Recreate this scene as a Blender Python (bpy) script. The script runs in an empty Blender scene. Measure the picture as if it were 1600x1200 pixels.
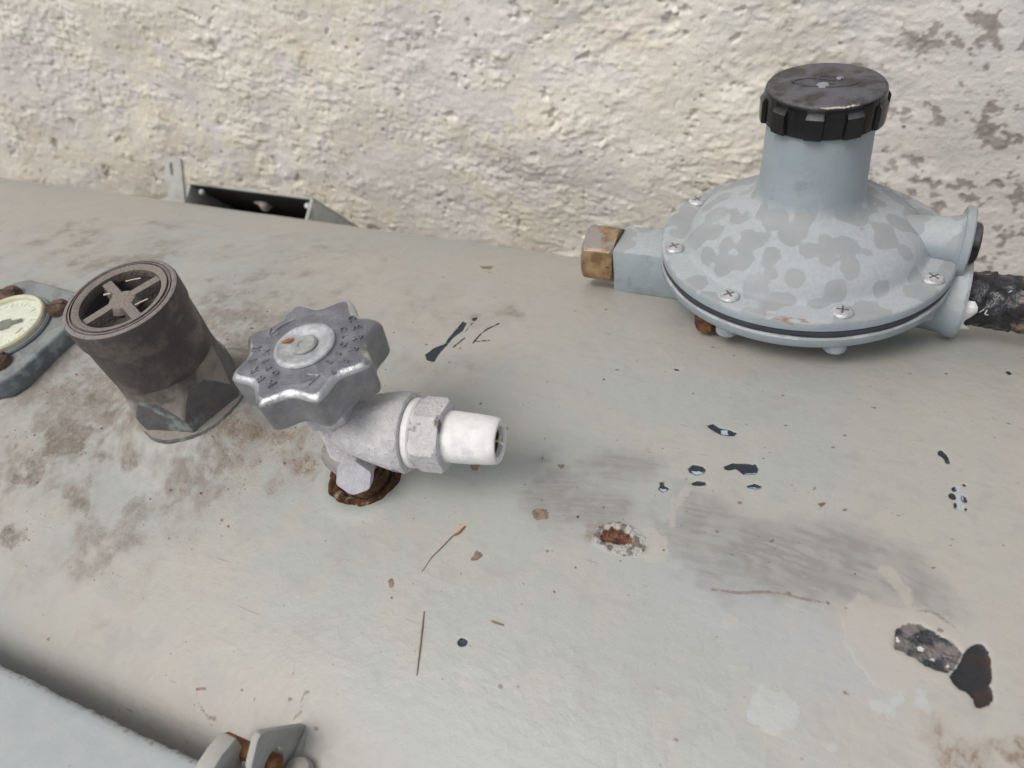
import bpy, bmesh, math, random
import numpy as np
from mathutils import Matrix, Vector

# ------------------------------------------------------------------ camera, sky, sun, exposure
scene = bpy.context.scene
R = 0.3485                                   # tank radius (m); world origin = foot of the relief valve on the tank's crown
cam_d = bpy.data.cameras.new('camera')
cam_d.sensor_width = 36.0
cam_d.lens = 27.2
cam_d.clip_start = 0.01
cam_d.clip_end = 50
cam_d.dof.use_dof = True
cam_d.dof.focus_distance = 0.315
cam_d.dof.aperture_fstop = 12.0
cam = bpy.data.objects.new('camera', cam_d)
scene.collection.objects.link(cam)
cam.matrix_world = Matrix(((0.9110, -0.1911, 0.3654, 0.25637),
                           (0.3792, 0.7362, -0.5606, -0.13465),
                           (-0.1619, 0.6493, 0.7431, 0.24606),
                           (0, 0, 0, 1)))
scene.camera = cam

SUN_EL, SUN_AZ = 60.0, 212.0                 # overcast: a wide soft sun, high and on the open side of the tank
world = bpy.data.worlds.new('World')
scene.world = world
world.use_nodes = True
wn, wl = world.node_tree.nodes, world.node_tree.links
wn.clear()
sky = wn.new('ShaderNodeTexSky')
sky.sky_type = 'NISHITA'
sky.sun_disc = False
sky.sun_elevation = math.radians(SUN_EL)
sky.sun_rotation = math.radians(SUN_AZ)
sky.air_density = 1.0
sky.dust_density = 6.0
hs = wn.new('ShaderNodeHueSaturation')       # cloud cover takes the blue out of the sky
hs.inputs['Saturation'].default_value = 0.4
bg = wn.new('ShaderNodeBackground')
bg.inputs['Strength'].default_value = 0.13
wo = wn.new('ShaderNodeOutputWorld')
wl.new(sky.outputs[0], hs.inputs['Color'])
wl.new(hs.outputs[0], bg.inputs['Color'])
wl.new(bg.outputs[0], wo.inputs['Surface'])

sun_d = bpy.data.lights.new('sun', 'SUN')
sun_d.energy = 1.2
sun_d.angle = math.radians(30)
sun_d.color = (1.0, 0.97, 0.93)
sun = bpy.data.objects.new('sun', sun_d)
scene.collection.objects.link(sun)
sun_dir = Vector((math.sin(math.radians(SUN_AZ)) * math.cos(math.radians(SUN_EL)),
                  math.cos(math.radians(SUN_AZ)) * math.cos(math.radians(SUN_EL)),
                  math.sin(math.radians(SUN_EL))))
sun.rotation_euler = sun_dir.to_track_quat('Z', 'Y').to_euler()
sun.location = sun_dir * 3

scene.view_settings.view_transform = 'Standard'
scene.view_settings.look = 'None'
scene.view_settings.gamma = 1.0
scene.view_settings.use_curve_mapping = False
scene.view_settings.exposure = -0.33
scene.cycles.use_adaptive_sampling = True
scene.cycles.adaptive_threshold = 0.02
scene.cycles.max_bounces = 6
scene.cycles.diffuse_bounces = 3
scene.cycles.glossy_bounces = 3
scene.cycles.transparent_max_bounces = 6

random.seed(4)
rng = np.random.default_rng(11)

# ------------------------------------------------------------------ small helpers
def lin(r, g, b):
    f = lambda c: (c / 255 / 12.92) if c / 255 <= 0.04045 else ((c / 255 + 0.055) / 1.055) ** 2.4
    return (f(r), f(g), f(b), 1.0)

class Sh:
    """A tiny node-graph writer."""
    def __init__(self, name):
        self.m = bpy.data.materials.new(name)
        self.m.use_nodes = True
        self.t = self.m.node_tree
        self.t.nodes.clear()
        self.o = self.t.nodes.new('ShaderNodeOutputMaterial')
        self.co = self.new('ShaderNodeTexCoord').outputs['Object']
    def new(self, typ, **props):
        n = self.t.nodes.new(typ)
        for k, v in props.items():
            setattr(n, k, v)
        return n
    def put(self, inp, v):
        if isinstance(v, bpy.types.NodeSocket):
            self.t.links.new(v, inp)
        elif v is not None:
            inp.default_value = v
    def math(self, op, a, b=None, clamp=False):
        n = self.new('ShaderNodeMath', operation=op, use_clamp=clamp)
        self.put(n.inputs[0], a)
        if b is not None:
            self.put(n.inputs[1], b)
        return n.outputs[0]
    def add(self, a, b): return self.math('ADD', a, b)
    def mul(self, a, b): return self.math('MULTIPLY', a, b)
    def sub(self, a, b): return self.math('SUBTRACT', a, b)
    def mx(self, a, b): return self.math('MAXIMUM', a, b)
    def noise(self, scale, detail=3, rough=0.55, vec=None, dist=0.0):
        n = self.new('ShaderNodeTexNoise')
        self.put(n.inputs['Vector'], vec if vec is not None else self.co)
        n.inputs['Scale'].default_value = scale
        n.inputs['Detail'].default_value = detail
        n.inputs['Roughness'].default_value = rough
        n.inputs['Distortion'].default_value = dist
        return n.outputs['Fac']
    def voro(self, scale, feature='F1', out='Distance', vec=None, rand=1.0):
        n = self.new('ShaderNodeTexVoronoi', feature=feature)
        self.put(n.inputs['Vector'], vec if vec is not None else self.co)
        n.inputs['Scale'].default_value = scale
        n.inputs['Randomness'].default_value = rand
        return n.outputs[out]
    def warp(self, sc, rot=(0, 0, 0), loc=(0, 0, 0)):
        n = self.new('ShaderNodeMapping')
        self.put(n.inputs['Vector'], self.co)
        n.inputs['Scale'].default_value = sc
        n.inputs['Rotation'].default_value = rot
        n.inputs['Location'].default_value = loc
        return n.outputs[0]
    def ss(self, x, lo, hi, a=0.0, b=1.0):
        n = self.new('ShaderNodeMapRange', interpolation_type='SMOOTHSTEP')
        if lo > hi:
            lo, hi, a, b = hi, lo, b, a
        self.put(n.inputs['Value'], x)
        n.inputs['From Min'].default_value = lo
        n.inputs['From Max'].default_value = hi
        n.inputs['To Min'].default_value = a
        n.inputs['To Max'].default_value = b
        return n.outputs[0]
    def mix(self, f, a, b):
        n = self.new('ShaderNodeMix', data_type='RGBA')
        self.put(n.inputs[0], f)
        self.put(n.inputs[6], a)
        self.put(n.inputs[7], b)
        return n.outputs[2]
    def attr(self, name):
        n = self.new('ShaderNodeAttribute', attribute_name=name)
        return n.outputs['Fac']
    def xyz(self, v=None):
        n = self.new('ShaderNodeSeparateXYZ')
        self.put(n.inputs[0], v if v is not None else self.co)
        return n.outputs
    def up(self):
        g = self.new('ShaderNodeNewGeometry')
        return self.xyz(g.outputs['Normal'])[2]
    def bump(self, h, dist, strength=1.0, normal=None):
        n = self.new('ShaderNodeBump')
        self.put(n.inputs['Height'], h)
        n.inputs['Distance'].default_value = dist
        n.inputs['Strength'].default_value = strength
        if normal is not None:
            self.put(n.inputs['Normal'], normal)
        return n.outputs[0]
    def done(self, color, rough=0.6, normal=None, metal=0.0, spec=0.4, alpha=None):
        p = self.new('ShaderNodeBsdfPrincipled')
        self.put(p.inputs['Base Color'], color)
        self.put(p.inputs['Roughness'], rough)
        self.put(p.inputs['Metallic'], metal)
        self.put(p.inputs['Specular IOR Level'], spec)
        if alpha is not None:
            self.put(p.inputs['Alpha'], alpha)
        if normal is not None:
            self.put(p.inputs['Normal'], normal)
        self.t.links.new(p.outputs[0], self.o.inputs['Surface'])
        return self.m

def mesh(name, verts, faces, mat, parent=None, smooth=True, sharp=32, mm=True):
    me = bpy.data.meshes.new(name)
    v = np.asarray(verts, dtype=float) * (0.001 if mm else 1.0)
    me.from_pydata(v.tolist(), [], faces)
    return finish(name, me, mat, parent, smooth, sharp)

def finish(name, me, mat, parent=None, smooth=True, sharp=32):
    bm = bmesh.new()
    bm.from_mesh(me)
    bmesh.ops.recalc_face_normals(bm, faces=bm.faces)
    bm.to_mesh(me)
    bm.free()
    if smooth:
        me.shade_smooth()
        if sharp:
            me.set_sharp_from_angle(angle=math.radians(sharp))
    me.materials.append(mat)
    o = bpy.data.objects.new(name, me)
    scene.collection.objects.link(o)
    if parent is not None:
        o.parent = parent
    return o

def thing(name, label, cat, mat4=None, group=None):
    o = bpy.data.objects.new(name, None)
    scene.collection.objects.link(o)
    o.empty_display_size = 0.01
    if mat4 is not None:
        o.matrix_world = mat4
    o['label'] = label
    o['category'] = cat
    if group:
        o['group'] = group
    return o

def frame(origin, z, x):
    z = Vector(z).normalized()
    x = Vector(x)
    x = (x - z * x.dot(z)).normalized()
    y = z.cross(x)
    m = Matrix((x, y, z)).transposed().to_4x4()
    m.translation = Vector(origin)
    return m

def lathe_data(prof, n=64, mod=None, axis='z', off=(0, 0, 0)):
    """prof: (r, h) pairs in mm. mod(theta, r, h) may return a new radius. Ends with r == 0 close to a point."""
    V, F, rows = [], [], []
    for r, h in prof:
        if r <= 1e-6:
            rows.append([len(V)])
            V.append((0, 0, h))
        else:
            row = []
            for k in range(n):
                t = 2 * math.pi * k / n
                rr = mod(t, r, h) if mod else r
                row.append(len(V))
                V.append((rr * math.cos(t), rr * math.sin(t), h))
            rows.append(row)
    for a, b in zip(rows[:-1], rows[1:]):
        if len(a) == 1 and len(b) == 1:
            continue
        for k in range(n):
            k2 = (k + 1) % n
            if len(a) == 1:
                F.append((a[0], b[k], b[k2]))
            elif len(b) == 1:
                F.append((a[k], b[0], a[k2]))
            else:
                F.append((a[k], b[k], b[k2], a[k2]))
    if axis == 'x':
        V = [(z, x, y) for x, y, z in V]
    V = [(x + off[0], y + off[1], z + off[2]) for x, y, z in V]
    return V, F

def lathe(name, prof, mat, parent, n=64, mod=None, axis='z', off=(0, 0, 0), sharp=32):
    V, F = lathe_data(prof, n, mod, axis, off)
    return mesh(name, V, F, mat, parent, sharp=sharp)

def hexr(t, af, rot=0.0):
    a = (t + rot) % (math.pi / 3) - math.pi / 6
    return af / 2 / math.cos(a)

def hexnut(name, af, h0, h1, mat, parent, cham=1.2, rot=0.0, axis='z', off=(0, 0, 0), n=72):
    cr = af / 2 / math.cos(math.pi / 6)
    cone = {h0: cr - cham * 1.1, h0 + cham: cr + .1, h1 - cham: cr + .1, h1: cr - cham * 1.1}
    prof = [(0, h0), (cr * .6, h0), (1, h0), (1, h0 + cham * .5), (1, h0 + cham), (1, h1 - cham), (1, h1 - cham * .5), (1, h1), (cr * .6, h1), (0, h1)]
    def mod(t, r, h):
        if r != 1:
            return r
        d = min(h - h0, h1 - h)
        lim = cr - cham * 1.1 + min(d, cham) * 1.15
        return min(hexr(t, af, rot), lim)
    return lathe(name, prof, mat, parent, n=n, mod=mod, axis=axis, off=off, sharp=25)

def box_data(x0, x1, y0, y1, z0, z1):
    V = [(x, y, z) for z in (z0, z1) for y in (y0, y1) for x in (x0, x1)]
    F = [(0, 2, 3, 1), (4, 5, 7, 6), (0, 1, 5, 4), (2, 6, 7, 3), (0, 4, 6, 2), (1, 3, 7, 5)]
    return V, F

def box(name, b, mat, parent=None, bevel=0.6, segs=2):
    V, F = box_data(*b)
    me = bpy.data.meshes.new(name)
    me.from_pydata([(x * .001, y * .001, z * .001) for x, y, z in V], [], F)
    bm = bmesh.new()
    bm.from_mesh(me)
    if bevel:
        bmesh.ops.bevel(bm, geom=list(bm.edges), offset=bevel * .001, segments=segs, affect='EDGES', profile=0.5)
    bm.to_mesh(me)
    bm.free()
    return finish(name, me, mat, parent)

def prism(name, poly, h0, h1, mat, parent=None, bevel=0.5, plane='xy', holes=None, segs=2, sharp=32):
    """Extrude a 2-D outline (mm) between h0 and h1; plane 'yz' extrudes along x."""
    me = bpy.data.meshes.new(name)
    bm = bmesh.new()
    put = (lambda a, b, h: (a, b, h)) if plane == 'xy' else ((lambda a, b, h: (h, a, b)) if plane == 'yz' else (lambda a, b, h: (a, h, b)))
    ring = [bm.verts.new([c * .001 for c in put(a, b, h0)]) for a, b in poly]
    loops = [ring]
    edges = []
    def close(rg):
        return [bm.edges.new((rg[i], rg[(i + 1) % len(rg)])) for i in range(len(rg))]
    edges += close(ring)
    for hole in holes or []:
        rg = [bm.verts.new([c * .001 for c in put(a, b, h0)]) for a, b in hole]
        edges += close(rg)
    if holes:
        bmesh.ops.triangle_fill(bm, edges=edges, use_beauty=True)
    else:
        bm.faces.new(ring)
    ext = bmesh.ops.extrude_face_region(bm, geom=list(bm.faces))
    d = Vector([c * .001 for c in put(0, 0, h1 - h0)])
    bmesh.ops.translate(bm, vec=d, verts=[g for g in ext['geom'] if isinstance(g, bmesh.types.BMVert)])
    bmesh.ops.recalc_face_normals(bm, faces=bm.faces)
    if bevel:
        es = [e for e in bm.edges if len(e.link_faces) == 2 and e.calc_face_angle(0) > 0.6]
        bmesh.ops.bevel(bm, geom=es, offset=bevel * .001, segments=segs, affect='EDGES', profile=0.5, clamp_overlap=True)
    bm.to_mesh(me)
    bm.free()
    return finish(name, me, mat, parent, sharp=sharp)

def circle(cx, cy, r, n=20, ry=None):
    return [(cx + r * math.cos(2 * math.pi * k / n), cy + (ry or r) * math.sin(2 * math.pi * k / n)) for k in range(n)]

def tube_data(pts, rad, n=8):
    """Tube through points (mm); rad a number or a list."""
    V, F = [], []
    P = [Vector(p) for p in pts]
    for i, p in enumerate(P):
        t = (P[min(i + 1, len(P) - 1)] - P[max(i - 1, 0)]).normalized()
        a = t.orthogonal().normalized() if i == 0 else (a - t * a.dot(t)).normalized()
        b = t.cross(a)
        r = rad[i] if isinstance(rad, (list, tuple)) else rad
        for k in range(n):
            q = p + (a * math.cos(2 * math.pi * k / n) + b * math.sin(2 * math.pi * k / n)) * r
            V.append(tuple(q))
    for i in range(len(P) - 1):
        for k in range(n):
            F.append((i * n + k, i * n + (k + 1) % n, (i + 1) * n + (k + 1) % n, (i + 1) * n + k))
    F.append(tuple(range(n)))
    F.append(tuple(range((len(P) - 1) * n, len(P) * n)))
    return V, F

def merge(*parts):
    V, F = [], []
    for v, f in parts:
        k = len(V)
        V += list(v)
        F += [tuple(i + k for i in q) for q in f]
    return V, F

def fft_noise(nx, ny, cell, lo, hi, beta, aniso=1.0, seed=0):
    """Band-limited periodic noise, unit variance; wavelengths lo..hi in the units of cell."""
    g = np.random.default_rng(seed)
    kx = np.fft.fftfreq(nx, cell)[:, None]
    ky = np.fft.fftfreq(ny, cell)[None, :]
    k = np.sqrt((kx / aniso) ** 2 + ky ** 2)
    k[0, 0] = 1
    amp = k ** (-beta) * np.exp(-(k * lo) ** 2 * .5) * (1 - np.exp(-(k * hi) ** 2))
    amp[0, 0] = 0
    f = np.fft.ifft2(np.fft.fft2(g.standard_normal((nx, ny))) * amp).real
    return f / f.std()

def sample(tile, cell, x, y):
    """Bilinear periodic lookup on the outer grid of x and y."""
    u = x / cell
    v = y / cell
    i = np.floor(u).astype(int)
    j = np.floor(v).astype(int)
    fu = (u - i)[:, None]
    fv = (v - j)[None, :]
    nx, ny = tile.shape
    i0, i1, j0, j1 = i % nx, (i + 1) % nx, j % ny, (j + 1) % ny
    return (tile[np.ix_(i0, j0)] * (1 - fu) * (1 - fv) + tile[np.ix_(i1, j0)] * fu * (1 - fv)
            + tile[np.ix_(i0, j1)] * (1 - fu) * fv + tile[np.ix_(i1, j1)] * fu * fv)

def sample2(tile, cell, X, Y):
    """The same lookup at arbitrary points (X and Y are 2-D arrays)."""
    u, v = X / cell, Y / cell
    i, j = np.floor(u).astype(int), np.floor(v).astype(int)
    fu, fv = u - i, v - j
    nx, ny = tile.shape
    i0, i1, j0, j1 = i % nx, (i + 1) % nx, j % ny, (j + 1) % ny
    return tile[i0, j0] * (1 - fu) * (1 - fv) + tile[i1, j0] * fu * (1 - fv) + tile[i0, j1] * (1 - fu) * fv + tile[i1, j1] * fu * fv

def smooth01(x, lo, hi):
    t = np.clip((x - lo) / (hi - lo), 0, 1)
    return t * t * (3 - 2 * t)

def grid_mesh(name, co, nx, ny, mat, attrs=None, wrap=False, parent=None):
    """co: (nx*ny, 3) in metres, row-major in x."""
    me = bpy.data.meshes.new(name)
    a = np.arange(nx * ny).reshape(nx, ny)
    if wrap:
        b = np.roll(a, -1, axis=1)
        q = np.stack([a[:-1], a[1:], b[1:], b[:-1]], -1).reshape(-1, 4)
    else:
        q = np.stack([a[:-1, :-1], a[1:, :-1], a[1:, 1:], a[:-1, 1:]], -1).reshape(-1, 4)
    me.vertices.add(len(co))
    me.vertices.foreach_set('co', np.ascontiguousarray(co, dtype=np.float32).ravel())
    me.loops.add(q.size)
    me.loops.foreach_set('vertex_index', q.ravel().astype(np.int32))
    me.polygons.add(len(q))
    me.polygons.foreach_set('loop_start', (np.arange(len(q)) * 4).astype(np.int32))
    me.update(calc_edges=True)
    me.validate()
    me.shade_smooth()
    for k, v in (attrs or {}).items():
        at = me.attributes.new(k, 'FLOAT', 'POINT')
        at.data.foreach_set('value', np.ascontiguousarray(v, dtype=np.float32).ravel())
    me.materials.append(mat)
    o = bpy.data.objects.new(name, me)
    scene.collection.objects.link(o)
    if parent is not None:
        o.parent = parent
    return o

def steps(*segs):
    """(start, end, step) pieces -> one increasing coordinate list."""
    out = []
    for a, b, d in segs:
        n = max(1, int(round((b - a) / d)))
        out += list(a + (b - a) * np.arange(n) / n)
    out.append(segs[-1][1])
    return np.array(out)

# ------------------------------------------------------------------ the rough wall behind
WALL_Y = 0.415
def wall_material():
    s = Sh('lime_washed_plaster')
    lay = s.attr('layer')          # 1 = cream lime wash left on, 0 = plaster under it
    grey = s.attr('bare')          # flaked grey-brown patches
    n1 = s.noise(6, 4)
    n2 = s.noise(38, 5, 0.65)
    n3 = s.noise(230, 4, 0.6)
    cream = s.mix(s.ss(n1, .38, .62), lin(243, 240, 231), lin(240, 234, 219))
    cream = s.mix(s.ss(s.noise(13, 4), .56, .76, 0, .8), cream, lin(230, 216, 200))
    cream = s.mix(s.ss(n2, .5, .75), cream, lin(240, 238, 231))
    plaster = s.mix(s.ss(n2, .35, .65), lin(232, 228, 224), lin(239, 236, 230))
    col = s.mix(lay, plaster, cream)
    col = s.mix(s.mul(s.ss(s.noise(70, 3, .6), .62, .74), .45), col, lin(182, 177, 172))
    tan = s.mul(s.ss(s.noise(24, 4, .6), .68, .76), .4)
    col = s.mix(tan, col, lin(186, 164, 132))
    gcol = s.mix(s.ss(n3, .35, .65), lin(164, 156, 151), lin(184, 178, 174))
    col = s.mix(grey, col, gcol)
    col = s.mix(s.mul(s.ss(s.voro(60), .12, .06), s.ss(s.noise(9), .5, .6)), col, lin(120, 112, 104))
    fine = s.add(s.mul(s.noise(420, 4, .6), .5), s.noise(150, 4, .6))
    return s.done(col, 0.95, s.bump(fine, 0.001), spec=0.15)

def build_wall():
    x = steps((-1500, -950, 12), (-950, 470, 1.25), (470, 1000, 12))
    z = steps((-800, -345, 10), (-345, 30, 1.25), (30, 360, 8))
    cell = 1.0
    big = sample(fft_noise(1024, 512, 4.0, 60, 600, 1.6, 1, 1), 4.0, x, z)
    mid = sample(fft_noise(2048, 1024, cell, 7, 60, 1.1, .62, 2), cell, x, z)
    sml = sample(fft_noise(2048, 1024, cell, 2.6, 14, .8, .7, 3), cell, x, z)
    flk = sample(fft_noise(2048, 1024, cell, 5, 260, 1.5, .8, 4), cell, x, z)
    flk2 = sample(fft_noise(2048, 1024, cell, 3.5, 70, 1.15, .9, 5), cell, x, z)
    lay = smooth01(flk + .35 + .12 * sml, -.3, .3)
    right = smooth01(x, 190, 300)[:, None]
    bare = smooth01(flk2 + .3 * flk + .2 * big, .25, .55) * right
    lay = lay * (1 - .85 * smooth01(x, 120, 300)[:, None])
    rough = 1 - .7 * right
    knob = np.abs(mid)
    h = 2.6 * big + rough * (.75 * mid + 0.42 * sml + .5 * lay + .9 * np.maximum(sml - .9, 0) + .6 * np.maximum(mid - .8, 0)) + .45 * (1 - bare) * right
    act = .45 + .9 * smooth01(sample(fft_noise(512, 512, 4.0, 25, 200, 1.2, .8, 6), 4.0, x, z), -1.0, 1.2)
    h = 2.6 * big + (h - 2.6 * big) * act * .42
    crk = np.abs(sample(fft_noise(1024, 512, 2.0, 10, 200, 1.3, .7, 7), 2.0, x, z))
    h -= 1.0 * (1 - smooth01(crk, .012, .05)) * smooth01(flk, -.2, .6) * (1 - .7 * right)
    pits = smooth01(flk2 - .3 * mid, 1.9, 2.4) * (1 - .85 * right)
    h = h - 3.0 * pits
    X, Z = np.meshgrid(x, z, indexing='ij')
    co = np.stack([X * .001, WALL_Y - h * .001, Z * .001], -1).reshape(-1, 3)
    o = grid_mesh('plaster_wall', co, len(x), len(z), wall_material(), {'layer': lay, 'bare': bare})
    o['label'] = 'rough flaking cream lime-washed plaster wall behind the tank'
    o['category'] = 'wall'
build_wall()

def build_ground():
    s = Sh('grey_concrete')
    n = s.noise(3, 5, .6)
    m = s.done(s.mix(s.ss(n, .35, .65), lin(128, 124, 118), lin(150, 146, 139)), .95, s.bump(s.noise(90, 4), .002), spec=.2)
    V = [(-12, -14, -.6985), (12, -14, -.6985), (12, 12, -.6985), (-12, 12, -.6985)]
    o = mesh('ground', V, [(0, 1, 2, 3)], m, None, smooth=False, mm=False)
    o['kind'] = 'structure'
build_ground()

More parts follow.
